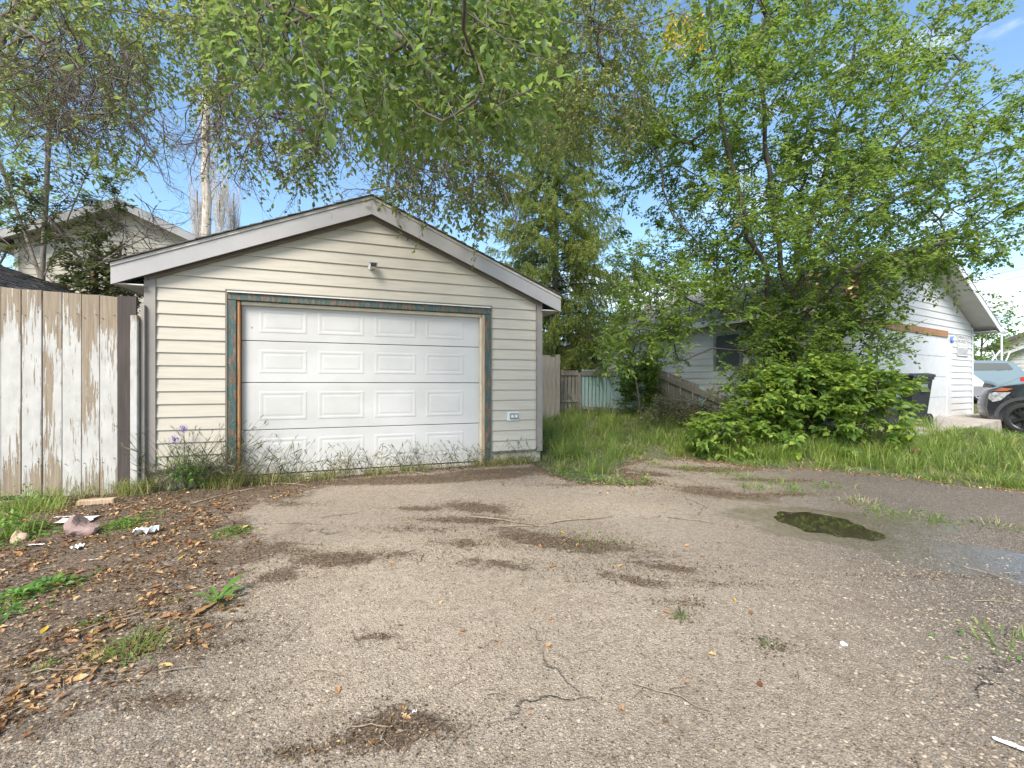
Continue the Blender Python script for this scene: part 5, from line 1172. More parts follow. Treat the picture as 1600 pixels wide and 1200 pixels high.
r = np.random.default_rng(41); tr = np.array([fx(150, 8.6), 8.6, 0.])
seed, par = limbs([[tr, S(149, 560, 8.6), S(150, 440, 8.6), S(152, 370, 8.6), S(160, 310, 8.6)], [S(150, 400, 8.6), S(170, 345, 8.4), S(190, 290, 8.3)], [S(150, 440, 8.6), S(100, 370, 8.5), S(60, 320, 8.4)], [S(150, 430, 8.6), S(90, 430, 8.2), S(20, 400, 8)], [S(150, 410, 8.6), S(210, 370, 8.5), S(245, 330, 8.5)], [S(149, 500, 8.6), S(60, 420, 8.9), S(0, 370, 9)]], .3)
T = sample_screenlike([(70, 205, 395, 465, 8, 9.0, 95), (60, 190, 335, 400, 8, 9.2, 48), (30, 190, 280, 335, 8, 9.2, 26), (-30, 50, 260, 420, 8, 9, 30), (130, 210, 420, 480, 8, 8.9, 50)], r)
t3, P, dirs, tips = make_tree('dark_leaved_tree', 'small tree with flat layers of dark bronze green leaves above the white fence', 'tree', tr, seed, par, T, 'bark_dark', 'leaf_dark', r, dict(step=.25, wob=.07, droop=.2, tip=.004, minr=.003, maxr=.1), dict(per=3, tw_len=.28, droop=-.05, nl=8, leafL=.085, leafW=.055, spread=.6, up=.0, rich=False, flat=.92), 'bark_twig', trunk_r=.015)
st_ = sample_screenlike([(150, 250, 300, 400, 8, 8.8, 16), (20, 150, 280, 400, 8.2, 9, 14)], r); bare_twigs('bare_twigs', t3, tr, st_, r, L=1.1, droop=1.5)

def far_tree(name, label, X0, Y0, H, Rx, n, seedn, leaf='leaf_far', L=.12, zc=.6, group=None):
    r = np.random.default_rng(seedn); z0 = G(X0, Y0); tr = np.array([X0, Y0, z0]); T = []
    while len(T) < n:
        q = rand_dirs(r, 1)[0]*r.random()**.4; p = tr+np.array([q[0]*Rx, q[1]*Rx, H*zc+q[2]*H*(1-zc)])
        if lownoise(np.array(p[0]), np.array(p[2]), 4/Rx*1.5, seedn) < .22: T.append(p)
    seed, par = limbs([[tr, tr+np.array([0, 0, H*.3]), tr+np.array([.1*Rx, 0, H*.75])], [tr+np.array([0, 0, H*.3]), tr+np.array([-.5*Rx, 0, H*.6])], [tr+np.array([0, 0, H*.3]), tr+np.array([.5*Rx, .2, H*.6])]], .5)
    return make_tree(name, label, 'tree', tr, seed, par, T, 'bark', leaf, r, dict(step=.5, wob=.1, droop=.1, tip=.008, minr=.005, maxr=.16), dict(per=4, tw_len=.6, droop=-.2, nl=9, leafL=L, leafW=L*.6, spread=.9, rich=False, flat=.4, twig_r=.004), trunk_r=.03)
far_tree('broadleaf_tree', 'leafy green tree at the far left edge behind the dark leaved tree', -17.2, 13.5, 9.5, 2.6, 160, 51)
far_tree('broadleaf_tree', 'yellow green tree filling the upper left corner behind the bare twigs', -13.6, 12.5, 14, 3.0, 200, 52, L=.12, zc=.72)
far_tree('broadleaf_tree', 'pale green tree between the spruce and the large leafy tree', fx(1010, 26), 26, 10, 2.6, 170, 53, L=.17)
far_tree('broadleaf_tree', 'green tree behind the white garage right corner', fx(1532, 19.5), 19.5, 4.6, 1.25, 120, 54, L=.12, zc=.52)
far_tree('broadleaf_tree', 'distant green tree above the roofs left of the white garage', fx(1110, 30), 30, 11, 3.4, 180, 55, L=.2)
far_tree('broadleaf_tree', 'distant tree behind the grey roofed house on the far right', fx(1640, 48), 48, 6.5, 4, 160, 56, L=.3)
far_tree('broadleaf_tree', 'tree crown behind the cream garage roof seen between the spruce boughs', fx(800, 30), 30, 9, 3.5, 150, 57, L=.2)

# ------------------------------------------------------------ grass and weeds
def blades(P, H, Wd, lean, r, az=None):
    n = len(P); az = r.uniform(0, 2*PI, n) if az is None else az; h = np.stack([np.cos(az), np.sin(az), np.zeros(n)], 1); s = np.stack([-np.sin(az+r.normal(size=n)*.6), np.cos(az+r.normal(size=n)*.6), np.zeros(n)], 1)
    H = H[:, None]; Wd = Wd[:, None]; lean = lean[:, None]; up = np.array([0, 0, 1.])
    p1 = P+up*H*.55+h*H*lean*.35; p2 = P+up*H*(1-.35*lean)+h*H*lean
    V = np.stack([P-s*Wd*.5, P+s*Wd*.5, p1-s*Wd*.42, p1+s*Wd*.42, p2], 1).reshape(-1, 3)
    Fc = np.array([[0,1,3],[0,3,2],[2,3,4]]); return V, (Fc[None]+(np.arange(n)*5)[:, None, None]).reshape(-1, 3)
r = np.random.default_rng(61)
def cand(n, x0, x1, y0, y1):
    y = y0+(y1-y0)*r.random(n)**1.5; x = r.uniform(x0, x1, n); return x, y
gxs, gys = [], []
x, y = cand(620000, -.2, 17, 4.7, 15)
s = poly_sdf(x, y, GRASS)+.12*lownoise(x, y, 5, 7)
cl = lownoise(x, y, 7, 8)*.5+lownoise(x, y, 18, 18)*.5
inW = poly_sdf(x, y, [tuple(np.array(WL)+WU*a+WVv*b) for a, b in ((-.1, -.05), (WW+.1, -.05), (WW+.1, 7.4), (-.1, 7.4))]) > 0
inA = poly_sdf(x, y, ap) > 0
inG = poly_sdf(x, y, [(GX, GY), tuple(np.array([GX, GY])+GU*(W+.02)), tuple(np.array([GX, GY])+GU*(W+.02)+GV*6), tuple(np.array([GX, GY])+GV*6)]) > 0
pxx = 800+F*x/y
bare = np.exp(-(((pxx-985)/50)**2+((y-7.2)/.35)**2))*.0
dens = np.clip(.30+1.5*cl+.5*np.clip(s, 0, .6), 0.03, 1)*np.clip(s*5+.4, 0, 1)
keep = (s > -.05) & ~inW & ~inA & ~inG & (np.abs(pxx-1200) < 480) & (r.random(len(x)) < dens*np.clip(7.5/y, .3, 1)**1.1*.62) & ~((x > 10.6) & (y > 8.7) & (y < 11.5) & (r.random(len(x)) < .6))
x, y, cl, s = x[keep], y[keep], cl[keep], s[keep]; n = len(x)
print('grass blades', n)
P = np.stack([x, y, gz(x, y)-.02], 1); H = np.clip(.075+.16*cl+.17*sstep(0, 1.0, s)*(.35+1.5*cl), .03, .5)*r.uniform(.45, 1.4, n)
mow = sstep(.2, .6, lownoise(x, y, 3, 19)); H *= .86*(1-.4*mow); H *= 1-.55*sstep(7.6, 9.2, x)*sstep(5.8, 7.2, y)
az = lownoise(x, y, 9, 55)*9+r.normal(size=n)*.9
H = H*np.clip(1+1.3*lownoise(x, y, 14, 56), .35, 2); H = np.where((np.abs(800+F*x/y-960) < 75) & (y < 8.2), H*.5, H)
V, Fc = blades(P, H, r.uniform(.004, .010, n)*(1+y*.035), r.uniform(.25, 1.35, n), r, az)
dry = r.random(n) < .10+.22*sstep(.35, .0, s)+.3*((np.abs(800+F*x/y-960) < 75) & (y < 8.2))
nf = np.repeat(dry, 3)
o = link('lawn_grass', mesh_from('lawn_grass', V, Fc[~nf], M['grass']), kind='stuff'); tag(o, 'long green grass between the paved yard and the back fences', 'grass')
o = link('dry_grass', mesh_from('dry_grass', V, Fc[nf], M['drygrass']), kind='stuff'); tag(o, 'dry straw coloured blades mixed in the green grass', 'grass')
# taller tussocks near bush and fence
def tuft_points(spots, per, rad):
    P = []
    for (x_, y_) in spots: P.append(np.stack([x_+r.normal(size=per)*rad, y_+r.normal(size=per)*rad], 1))
    q = np.concatenate(P); return np.stack([q[:, 0], q[:, 1], gz(q[:, 0], q[:, 1])-.01], 1)
spots = [onground(r.uniform(1120, 1420), r.uniform(690, 720)) for _ in range(70)]+[onground(r.uniform(860, 1600), r.uniform(660, 740)) for _ in range(150)]
spots = [q for q in spots if q[1] < 11 and float(poly_sdf(np.array([q[0]]), np.array([q[1]]), GRASS)[0]) > .15]
P = tuft_points(spots, 46, .075); n = len(P); V, Fc = blades(P, r.uniform(.14, .42, n), r.uniform(.005, .010, n), r.uniform(.2, .9, n), r)
o = link('tall_grass', mesh_from('tall_grass', V, Fc, M['grass']), kind='stuff'); tag(o, 'taller arching grass tussocks under the bush and along the verge', 'grass')
# clover like leaves hugging the ground
x, y = cand(60000, 0, 12, 5, 11); s = poly_sdf(x, y, GRASS)+.1*lownoise(x, y, 5, 7); k = (s > -.15) & (lownoise(x, y, 4, 77) > .05) & (r.random(len(x)) < .5) & (poly_sdf(x, y, ap) < 0); x, y = x[k], y[k]; n = len(x)
P = np.stack([x, y, gz(x, y)+r.uniform(.01, .09, n)], 1); d = rand_dirs(r, n); d[:, 2] *= .3
V, Fc = leaves_mesh(P, d, np.array([0, 0, 1.])+rand_dirs(r, n)*.4, r.uniform(.02, .045, n), r.uniform(.015, .03, n), rich=False)
o = link('ground_weeds', mesh_from('ground_weeds', V, Fc, M['weed']), kind='stuff'); tag(o, 'small round leaved weeds spreading through the grass verge', 'weeds')

# stalks with seed heads
def stalks(P, H, r, lean=.25, mat='greyweed', heads=True, thick=.0029):
    parts = []; LP, LD, LL_ = [], [], []
    for p, h in zip(P, H):
        az = r.uniform(0, 6.28); d = norm(np.array([math.cos(az)*lean, math.sin(az)*lean, 1.])); a = p
        for i in range(5):
            b_ = a+d*h/5; parts.append((a, b_, thick*(1-.12*i), thick*(1-.12*(i+1)))); a = b_; d = norm(d+np.array([math.cos(az)*.10, math.sin(az)*.10, 0])+r.normal(size=3)*.05)
            if i in (0, 1, 2) and r.random() < .9: LP.append(a); LD.append(norm(d*.6+rand_dirs(r, 1)[0]*np.array([1, 1, .4]))); LL_.append(h*r.uniform(.2, .4))
        if heads:
            for k in range(7):
                q = a+d*(k*.008-.02); e = norm(d+rand_dirs(r, 1)[0]*.5); LP.append(q); LD.append(e); LL_.append(.03)
    A = np.array([q[0] for q in parts]); B = np.array([q[1] for q in parts]); T1 = tubes_mesh(A, B, [q[2] for q in parts], [q[3] for q in parts], 3); n = len(LP)
    T1 = (T1[0], np.concatenate([T1[1][:, [0, 1, 2]], T1[1][:, [0, 2, 3]]]))
    T2 = leaves_mesh(np.array(LP), np.array(LD), rand_dirs(r, n), np.array(LL_), np.where(np.array(LL_) > .035, .013, .007), rich=False); return cat_meshes([T1, T2])
def gpt(t, d): q = np.array([GX, GY])+GU*t+GV*d; return q
# along the door and the wall foot
r = np.random.default_rng(71)
pts, hh = [], []
for t0, t1, n_, h0, h1 in [(.1, ta, 70, .35, .92), (.3, 1.0, 40, .5, .98), (ta, ta+.9, 60, .2, .72), (ta+.15, ta+.4, 6, .35, .75), (ta+.9, tb, 120, .18, .50), (tb-.1, W, 20, .12, .45), (2.9, 3.4, 9, .25, .42)]:
    for _ in range(n_): q = gpt(r.uniform(t0, t1), -r.uniform(.04, .22)); pts.append([q[0], q[1], G(q[0], q[1])]); hh.append(r.uniform(h0, h1))
V, Fc = stalks(np.array(pts), hh, r, .35); o = link('seeding_grass', mesh_from('seeding_grass', V, Fc, M['greyweed']), kind='stuff'); tag(o, 'tall grey green seeding grass stalks along the foot of the cream garage', 'grass')
P = []
for t0, t1, n_ in [(-.2, ta+.2, 2600), (ta, tb, 1700), (tb-.1, W+.1, 700), (-2.2, -.1, 700)]:
    t__ = r.uniform(t0, t1, n_); q = np.array([GX, GY])[None]+GU[None]*t__[:, None]-GV[None]*np.abs(r.normal(size=n_)*.09+.07)[:, None]; k = lownoise(t__, q[:, 1]*0, 6, 5) > -.12; P.append(q[k])
q = np.concatenate(P); P = np.stack([q[:, 0], q[:, 1], gz(q[:, 0], q[:, 1])], 1); n = len(P); V, Fc = blades(P, r.uniform(.05, .19, n)*(1+.6*(P[:, 0] < -2.9)), r.uniform(.003, .007, n), r.uniform(.3, 1.1, n), r)
dm = np.repeat(r.random(n) < .5, 3); o = link('edge_grass', mesh_from('edge_grass', V, Fc[~dm], M['grass']), kind='stuff'); tag(o, 'short green grass growing along the wall and door sill', 'grass'); o = link('edge_straw', mesh_from('edge_straw', V, Fc[dm], M['drygrass']), kind='stuff'); tag(o, 'dry straw tangled along the foot of the garage wall', 'grass')
# green clump by the right jamb, and left-edge weeds
def clump(name, label, px, py, n, h, rad, mat='grass', wd=(.004, .009), cat='weed', lean=(.3, 1.1), group=None, leafy=0, lL=.05, lW=.03, lmat='weed', seedn=0):
    r = np.random.default_rng(900+seedn+int(px)); x_, y_ = onground(px, py); z_ = G(x_, y_)+.012; t = thing(name, label, cat, (x_, y_, z_), 0, group)
    if n:
        q = r.normal(size=(n, 2))*rad; P = np.stack([q[:, 0], q[:, 1], np.zeros(n)-.005], 1); az = np.arctan2(q[:, 1], q[:, 0])+r.normal(size=n)*.5; V, Fc = blades(P, r.uniform(h*.4, h, n), r.uniform(*wd, n), r.uniform(*lean, n), r, az); link('blades', mesh_from('blades', V, Fc, M[mat]), t, 'stuff')
    if leafy:
        q = r.normal(size=(leafy, 2))*rad*1.3; hh_ = r.random(leafy)*h*.8*np.exp(-(q**2).sum(1)/(rad*1.6)**2); P = np.stack([q[:, 0], q[:, 1], hh_+.004], 1); d = np.stack([q[:, 0], q[:, 1], np.full(leafy, .01)], 1)+rand_dirs(r, leafy)*rad*.8; V, Fc = leaves_mesh(P, d, np.array([0, 0, 1.])+rand_dirs(r, leafy)*.5, lL*r.uniform(.6, 1.3, leafy), lW*r.uniform(.6, 1.3, leafy)); link('foliage', mesh_from('foliage', V, Fc, M[lmat]), t, 'stuff')
    return t
clump('grass_clump', 'bright green grass clump at the foot of the right door jamb', 765, 722, 240, .26, .09)
clump('leafy_weed', 'dense leafy weed clump at the left edge below the white boards', 12, 842, 120, .30, .10, leafy=420, lL=.045, lW=.026, seedn=1)
clump('leafy_weed', 'tall green weed against the fence in the lower left by the frame edge', 30, 800, 160, .34, .12, leafy=200, lL=.04, lW=.022, seedn=2)
clump('grass_clump', 'thin grass clump in front of the third white board', 70, 800, 120, .28, .10, seedn=3)
clump('creeping_weed', 'low feathery green weed right of the pinkish rock', 195, 824, 30, .08, .07, leafy=330, lL=.028, lW=.016, seedn=4)
clump('creeping_weed', 'small bright green mat weed in the leaf litter before the garage', 363, 834, 0, .05, .05, leafy=240, lL=.022, lW=.013, seedn=5)
clump('creeping_weed', 'tiny green weed between rock and garage corner', 235, 806, 0, .04, .05, leafy=90, lL=.022, lW=.014, seedn=6)
clump('leafy_weed', 'round leaved green weed in the leaf litter near the left edge', 75, 922, 8, .06, .06, leafy=110, lL=.045, lW=.032, seedn=7)
clump('leafy_weed', 'small green weed just left of the round leaved weed', 28, 938, 8, .05, .03, leafy=40, lL=.035, lW=.022, seedn=8)
clump('leafy_weed', 'green weed cut by the left edge of the frame', 2, 968, 6, .05, .04, leafy=50, lL=.035, lW=.024, seedn=9)
clump('grass_clump', 'flattened grass clump with dead leaves in the lower left soil', 205, 1022, 150, .12, .045, wd=(.002, .005), lean=(.6, 1.4), leafy=30, lL=.03, lW=.012, seedn=10)
clump('creeping_weed', 'tiny weed left of the flattened grass clump', 68, 1050, 10, .04, .02, leafy=36, lL=.014, lW=.008, seedn=11)
clump('creeping_weed', 'tiny weed above the flattened grass clump', 138, 982, 6, .03, .022, leafy=34, lL=.02, lW=.013, seedn=12)
clump('creeping_weed', 'tiny weed beside the dandelion clump', 270, 943, 4, .03, .02, leafy=24, lL=.018, lW=.01, seedn=13)
clump('grass_clump', 'small grass sprig rooted in a crack of the asphalt right of centre', 1066, 972, 26, .10, .012, wd=(.002, .004), leafy=30, lL=.026, lW=.010, lmat='greyweed', seedn=14)
clump('creeping_weed', 'yellow green weed patch in dirt at the middle of the yard', 940, 858, 60, .05, .16, leafy=120, lL=.018, lW=.010, seedn=15)
for i, (a, b_, lb) in enumerate([(1376, 803, 'green grass tuft beyond the puddle'), (1345, 790, 'dry looking tuft between puddle and verge'), (1455, 815, 'sparse weed right of the green tuft beyond the puddle'), (1560, 826, 'straw coloured weed near the right edge beyond the wet strip'), (1292, 763, 'small weed at the verge above the puddle'), (1215, 758, 'leafy weed patch on pavement edge below the shrub'), (1165, 748, 'yellow green weeds where the path meets the yard'), (1130, 742, 'spreading weed left of the yellow green weeds'), (1590, 1020, 'green weed at the right edge of the foreground'), (1025, 728, 'low weeds at the tip of the grass where the path begins'), (1075, 735, 'sparse weeds on the dirt of the path'), (1240, 770, 'reddish dry weed patch left of the verge weed'), (1180, 765, 'yellowing creeping weeds above the puddle left end')]):
    clump('grass_clump', lb, a, b_, 60 if i not in (3,) else 40, .11, .09, 'grass' if i not in (1, 3) else 'drygrass', leafy=50, lL=.025, lW=.014, seedn=20+i)
clump('creeping_weed', 'tiny pale weeds in the cracked patch right of the grass sprig', 1205, 1012, 12, .03, .03, leafy=60, lL=.014, lW=.008, lmat='greyweed', seedn=16)
clump('leafy_weed', 'yellow green weed patch beside the concrete slab before the black suv', 1538, 668, 160, .16, .16, leafy=260, lL=.06, lW=.035, lmat='leaf_bush', seedn=17)
clump('leafy_weed', 'low leafy weeds on the near edge of the concrete slab', 1505, 664, 120, .14, .18, leafy=160, lL=.05, lW=.03, seedn=18)
# dandelion
def dandelion(px, py, s, label):
    x_, y_ = onground(px, py); t = thing('dandelion', label, 'weed', (x_, y_, G(x_, y_)+.015)); rr = random.Random(4)
    for k in range(13):
        a = rr.uniform(0, 6.28); L = s*rr.uniform(.7, 1.2); dead = k > 9; el = .9 if not dead else .1; w_ = L*.13; V = []; m_ = 7
        for i in range(m_+1):
            f = i/m_; h = L*f*math.cos(el*(1-f*.8)); z_ = L*math.sin(el)*(f-.45*f*f)+.004; ww = w_*(.25+.9*f)*(1 if f < .85 else .45)*(1.25 if i % 2 else .75)
            V += [(math.cos(a)*h-math.sin(a)*ww, math.sin(a)*h+math.cos(a)*ww, z_+ww*.3), (math.cos(a)*h, math.sin(a)*h, z_), (math.cos(a)*h+math.sin(a)*ww, math.sin(a)*h-math.cos(a)*ww, z_+ww*.3)]
        Fc = []
        for i in range(m_): Fc += [(i*3, i*3+1, i*3+4, i*3+3), (i*3+1, i*3+2, i*3+5, i*3+4)]
        link('leaf', mesh_from('leaf', V, Fc, M['deadleaf' if dead else 'weed']), t)
dandelion(340, 945, .15, 'dandelion rosette with withered lower leaves on the dark soil')
# purple flowered plant at the left corner
x_, y_ = gpt(.42, -.14); fp = thing('flowering_weed', 'green weed with purple flowers by the left corner of the garage', 'weed', (x_, y_, G(x_, y_)))
r = np.random.default_rng(5); q = r.normal(size=(260, 3))*np.array([.10, .06, .10])+np.array([.02, 0, .22]); q[:, 2] = np.abs(q[:, 2]); V, Fc = leaves_mesh(q, rand_dirs(r, 260), np.array([0, 0, 1.])+rand_dirs(r, 260)*.5, r.uniform(.03, .07, 260), r.uniform(.015, .03, 260)); link('foliage', mesh_from('foliage', V, Fc, M['weed']), fp, 'stuff')
for (dx, dz) in ((-.02, .72), (-.13, .60)):
    MB().tube([(0, 0, .0), (dx*.4, 0, dz*.5), (dx, 0, dz)], [.005, .004, .003], 5).obj('stem', M['greyweed'], fp)
    qq = r.normal(size=(90, 3))*np.array([.022, .018, .022])+np.array([dx, 0, dz]); V, Fc = leaves_mesh(qq, rand_dirs(r, 90), rand_dirs(r, 90), np.full(90, .02), np.full(90, .009), rich=False); link('flower', mesh_from('flower', V, Fc, M['purple']), fp)

# ------------------------------------------------------------ dead leaves, twigs, litter
r = np.random.default_rng(81)
def leaf_shape(k):
    rr = np.random.default_rng(k); pr = [(0,0),(.18,.12),(.3,.34),(.52,.22),(.6,.36),(.8,.2),(1,0),(.82,-.2),(.6,-.33),(.5,-.2),(.3,-.32),(.16,-.1)] if k % 2 else [(0,0),(.15,.16),(.4,.27),(.7,.2),(1,0),(.7,-.2),(.4,-.28),(.15,-.15)]
    c = [(x_-.5, y_*rr.uniform(.8, 1.1), 0) for x_, y_ in pr]; curl = rr.uniform(.3, 1.1); V = [(x_, y_, abs(y_)*curl*.9+abs(x_)**2*curl*.5+rr.uniform(-.02, .03)) for x_, y_, _ in c]+[(0, 0, rr.uniform(-.02, .03))]
    n = len(c); return V, [(i, (i+1) % n, n) for i in range(n)]
lm = [mesh_from('fallen_leaf', *leaf_shape(k), M['deadleaf_obj']) for k in range(6)]
def place_leaf(x_, y_, s, mat=None, z=.018):
    o = link('fallen_leaf', random.choice(lm)); o.location = (x_, y_, float(asp_z(np.array([x_]), np.array([y_]))[0])+.004); o.rotation_euler = (random.uniform(-.5, .5), random.uniform(-.5, .5), random.uniform(0, 6.28)); o.scale = (s, s, s); return o
cnt = 0
while cnt < 210:
    x_, y_ = onground(r.uniform(-20, 420), 790+(1190-790)*r.random()**1.6)
    sd_ = float(poly_sdf(np.array([x_]), np.array([y_]), SOIL)[0])
    if sd_ < .02 or (y_ < 2.0 and r.random() < .7) or lownoise(np.array(x_), np.array(y_), 5, 31) < -.22: continue
    tag(place_leaf(x_, y_, r.uniform(.03, .075)), 'curled brown dead leaf lying on the dark soil at lower left', 'leaf', 'dead leaves on the dark soil'); cnt += 1
for i in range(46):
    x_, y_ = onground(r.uniform(430, 1200), 770+420*r.random()**1.3); tag(place_leaf(x_, y_, r.uniform(.02, .045)), 'small brown dead leaf lying alone on the open asphalt', 'leaf', 'dead leaves on the open asphalt')
ylm = mesh_from('fallen_leaf', *leaf_shape(2), M['leaf_yellow'])
for (a, b_, s, lb) in [(879, 836, .05, 'round yellow leaf on the asphalt below the garage corner'), (283, 876, .05, 'yellow leaf on the dark soil above the dandelion'), (70, 990, .055, 'pale yellow pointed leaf on soil near the left edge'), (1148, 942, .03, 'small yellow leaf right of the grass sprig'), (228, 966, .035, 'yellow leaf beside the long thin stick'), (150, 994, .035, 'dull yellow leaf above the flattened grass clump')]:
    x_, y_ = onground(a, b_); o = place_leaf(x_, y_, s); o.data = ylm; tag(o, lb, 'leaf')
# crumbled leaf litter
def litter(n, gen, smin, smax, mat, name, label, seedn):
    r = np.random.default_rng(seedn); x, y = gen(r, n); n = len(x); P = np.stack([x, y, asp_z(x, y)+r.uniform(.001, .012, n)], 1); d = rand_dirs(r, n); d[:, 2] *= .25
    L = r.uniform(smin, smax, n); V, Fc = leaves_mesh(P-norm(d)*L[:, None]*.5, d, np.array([0, 0, 1.])+rand_dirs(r, n)*.6, L, L*r.uniform(.12, .6, n), fold=.4, rich=False); o = link(name, mesh_from(name, V, Fc, M[mat]), kind='stuff'); tag(o, label, 'leaf litter')
def gsoil(r, n):
    y = 1.3+4.0*r.random(n)**1.3; x = r.uniform(-6.2, -.2, n); s = poly_sdf(x, y, SOIL); k = (s+.15*lownoise(x, y, 7, 44) > r.uniform(-.05, .35, n)) & (lownoise(x, y, 5, 31)+.7 > r.random(n)); return x[k], y[k]
def gsoil2(r, n):
    x, y = gsoil(r, n); k = lownoise(x, y, 11, 93)+.5*lownoise(x, y, 30, 94) > .02; return x[k], y[k]
litter(40000, gsoil, .010, .040, 'debris', 'leaf_litter', 'crumbled brown leaf litter over the dark soil at lower left', 1)
litter(44000, gsoil2, .018, .05, 'deadleaf', 'leaf_litter', 'larger curled leaf fragments over the dark soil at lower left', 6)
def gedge(r, n):
    t = r.uniform(-2.3, W+.3, n); d = np.abs(r.normal(size=n))*.16+.03; q = np.array([GX, GY])[None]+GU[None]*t[:, None]-GV[None]*d[:, None]; return q[:, 0], q[:, 1]
litter(8000, gedge, .006, .035, 'debris', 'leaf_litter', 'brown leaf litter swept against the foot of garage and fence', 2)
pts_d = [(b[0], b[1], b[2], b[3]) for b in blobs if b[4] >= .5]
def gblob(r, n):
    X_, Y_ = [], []
    for (a, b_, rx_, ry_) in pts_d:
        cx_, cy_ = onground(a, b_); k = int(n*rx_*ry_/2); X_.append(cx_+r.normal(size=k)*rx_*.6); Y_.append(cy_+r.normal(size=k)*ry_*.6)
    x, y = np.concatenate(X_), np.concatenate(Y_); k = poly_sdf(x, y, GRASS) < .05; return x[k], y[k]
litter(26000, gblob, .004, .018, 'debris', 'leaf_litter', 'thin drifts of brown litter in the hollows of the asphalt', 3)
def gverge(r, n):
    i = r.integers(0, len(gp)-1, n); t = r.random(n); a = np.array(gp)[i]; b_ = np.array(gp)[i+1]; q = a+(b_-a)*t[:, None]+r.normal(size=(n, 2))*.17+np.array([0, -.05]); return q[:, 0], q[:, 1]
litter(2600, gverge, .012, .04, 'deadleaf', 'leaf_litter', 'reddish dead leaves along the edge of the grass verge', 4)
def gany(r, n):
    y = 1.3+5*r.random(n)**1.5; x = r.uniform(-1.2, 1.2, n)*y; k = poly_sdf(x, y, GRASS) < -.05; return x[k], y[k]
litter(12000, gany, .003, .014, 'debris', 'leaf_litter', 'fine scattered leaf fragments over the whole yard', 5)
def straw(n, gen, name, label, seedn, l0=.04, l1=.14):
    r = np.random.default_rng(seedn); x, y = gen(r, n); n = len(x); a = r.uniform(0, 6.28, n); L = r.uniform(l0, l1, n); A = np.stack([x, y, asp_z(x, y)+r.uniform(.004, .014, n)], 1)
    x2, y2 = x+np.cos(a)*L, y+np.sin(a)*L; B = np.stack([x2, y2, asp_z(x2, y2)+r.uniform(.003, .016, n)], 1); M_ = (A+B)/2+r.normal(size=(n, 3))*np.array([.006, .006, .003]); rr_ = r.uniform(.0006, .0017, n)
    V, Fc = cat_meshes([tubes_mesh(A, M_, rr_, rr_, 3), tubes_mesh(M_, B, rr_, rr_*.6, 3)]); o = link(name, mesh_from(name, V, Fc, M['twig']), kind='stuff'); tag(o, label, 'leaf litter')
straw(2600, gsoil, 'dry_stalks', 'thin dry stalks and twiglets strewn over the dark soil', 1)
straw(900, gedge, 'dry_stalks', 'thin dry stalks lying along the foot of the garage', 2)
straw(1500, gblob, 'dry_stalks', 'fine dry stalks in the dirt patches of the asphalt', 3, .02, .07)
straw(900, gany, 'dry_stalks', 'fine twiglets scattered over the open asphalt', 4, .02, .08)
# twigs
tw = [(735, 812, 845, 826), (860, 822, 955, 812), (785, 827, 855, 827), (1045, 812, 1118, 822), (488, 1056, 545, 1070), (700, 1085, 730, 1070), (548, 1146, 610, 1146), (540, 1150, 560, 1140), (595, 1168, 602, 1150), (990, 1077, 1110, 1122), (50, 1060, 150, 1055), (100, 1000, 235, 960), (45, 900, 100, 887), (250, 1060, 320, 1050), (255, 1100, 300, 1080), (1500, 890, 1590, 915), (1520, 945, 1590, 950), (690, 1195, 715, 1160), (760, 1095, 790, 1095), (260, 880, 300, 860), (440, 1010, 470, 980), (230, 1180, 250, 1165), (950, 740, 1010, 745), (300, 790, 400, 765), (400, 758, 480, 762), (610, 740, 680, 745), (500, 812, 560, 805), (1355, 868, 1375, 876), (550, 1005, 562, 1020), (620, 1020, 640, 1025)]
lab = ['long thin twig with a fork on the asphalt before the door', 'pale curved twig right of the forked twig', 'straight dark twig below the forked twig', 'thin dark twig on the asphalt left of the puddle', 'pale short stick at lower centre left', 'bent pale stick lower centre', 'pale straight stick on the dirt patch at the bottom', 'small stick crossing the pale straight stick', 'short upright looking stick in the bottom dirt patch', 'longest brown stick in the foreground right of centre', 'pale forked stick below the flattened grass clump', 'long thin stick over the soil above the grass clump', 'thin stick beside the round leaved weed', 'thin pale twig at the edge of the dark soil', 'small twig on gravel at lower left', 'dark stick in the wet strip at the right edge', 'reddish stick near the right edge', 'stick at the bottom edge right of dirt patch', 'short reddish stick right of the bent stick', 'stub of twig above the dandelion', 'crooked small twig lower left of centre', 'tiny twig in the bottom left gravel', 'pale twig on the corner of the grass', 'dry stalk lying before the left wall foot', 'dry stalk lying before the door left end', 'dry stalk lying before the door middle', 'fine twig on pale asphalt near the door', 'dark chip of wood beside the wet strip', 'short pale twig at mid yard', 'short twig right of the short pale twig']
rr = random.Random(9)
for (a, b_, c_, d_), lb in zip(tw, lab):
    p = onground(a, b_); q = onground(c_, d_); L = math.hypot(q[0]-p[0], q[1]-p[1]); n_ = 7; pts = []
    for i in range(n_):
        f = i/(n_-1); x_ = p[0]+(q[0]-p[0])*f+rr.gauss(0, L*.015); y_ = p[1]+(q[1]-p[1])*f+rr.gauss(0, L*.02)+L*.06*math.sin(f*PI); pts.append((x_, y_, float(asp_z(np.array([x_]), np.array([y_]))[0])+.009+.01*abs(rr.gauss(0, .4))))
    r0 = min(.008, max(.003, L*.014)); b = MB(); b.tube(pts, [r0*(1-.5*i/(n_-1)) for i in range(n_)], 6)
    if L > .25:
        m_ = Vector(pts[4]); b.tube([m_, m_+Vector((L*.12*rr.choice((-1, 1)), L*.12, .006)), m_+Vector((L*.2*rr.choice((-1, 1)), L*.2, .002))], [r0*.6, r0*.45, r0*.3], 5)
    o = b.obj('fallen_twig', M['twig'], smooth=True); tag(o, lb, 'twig')
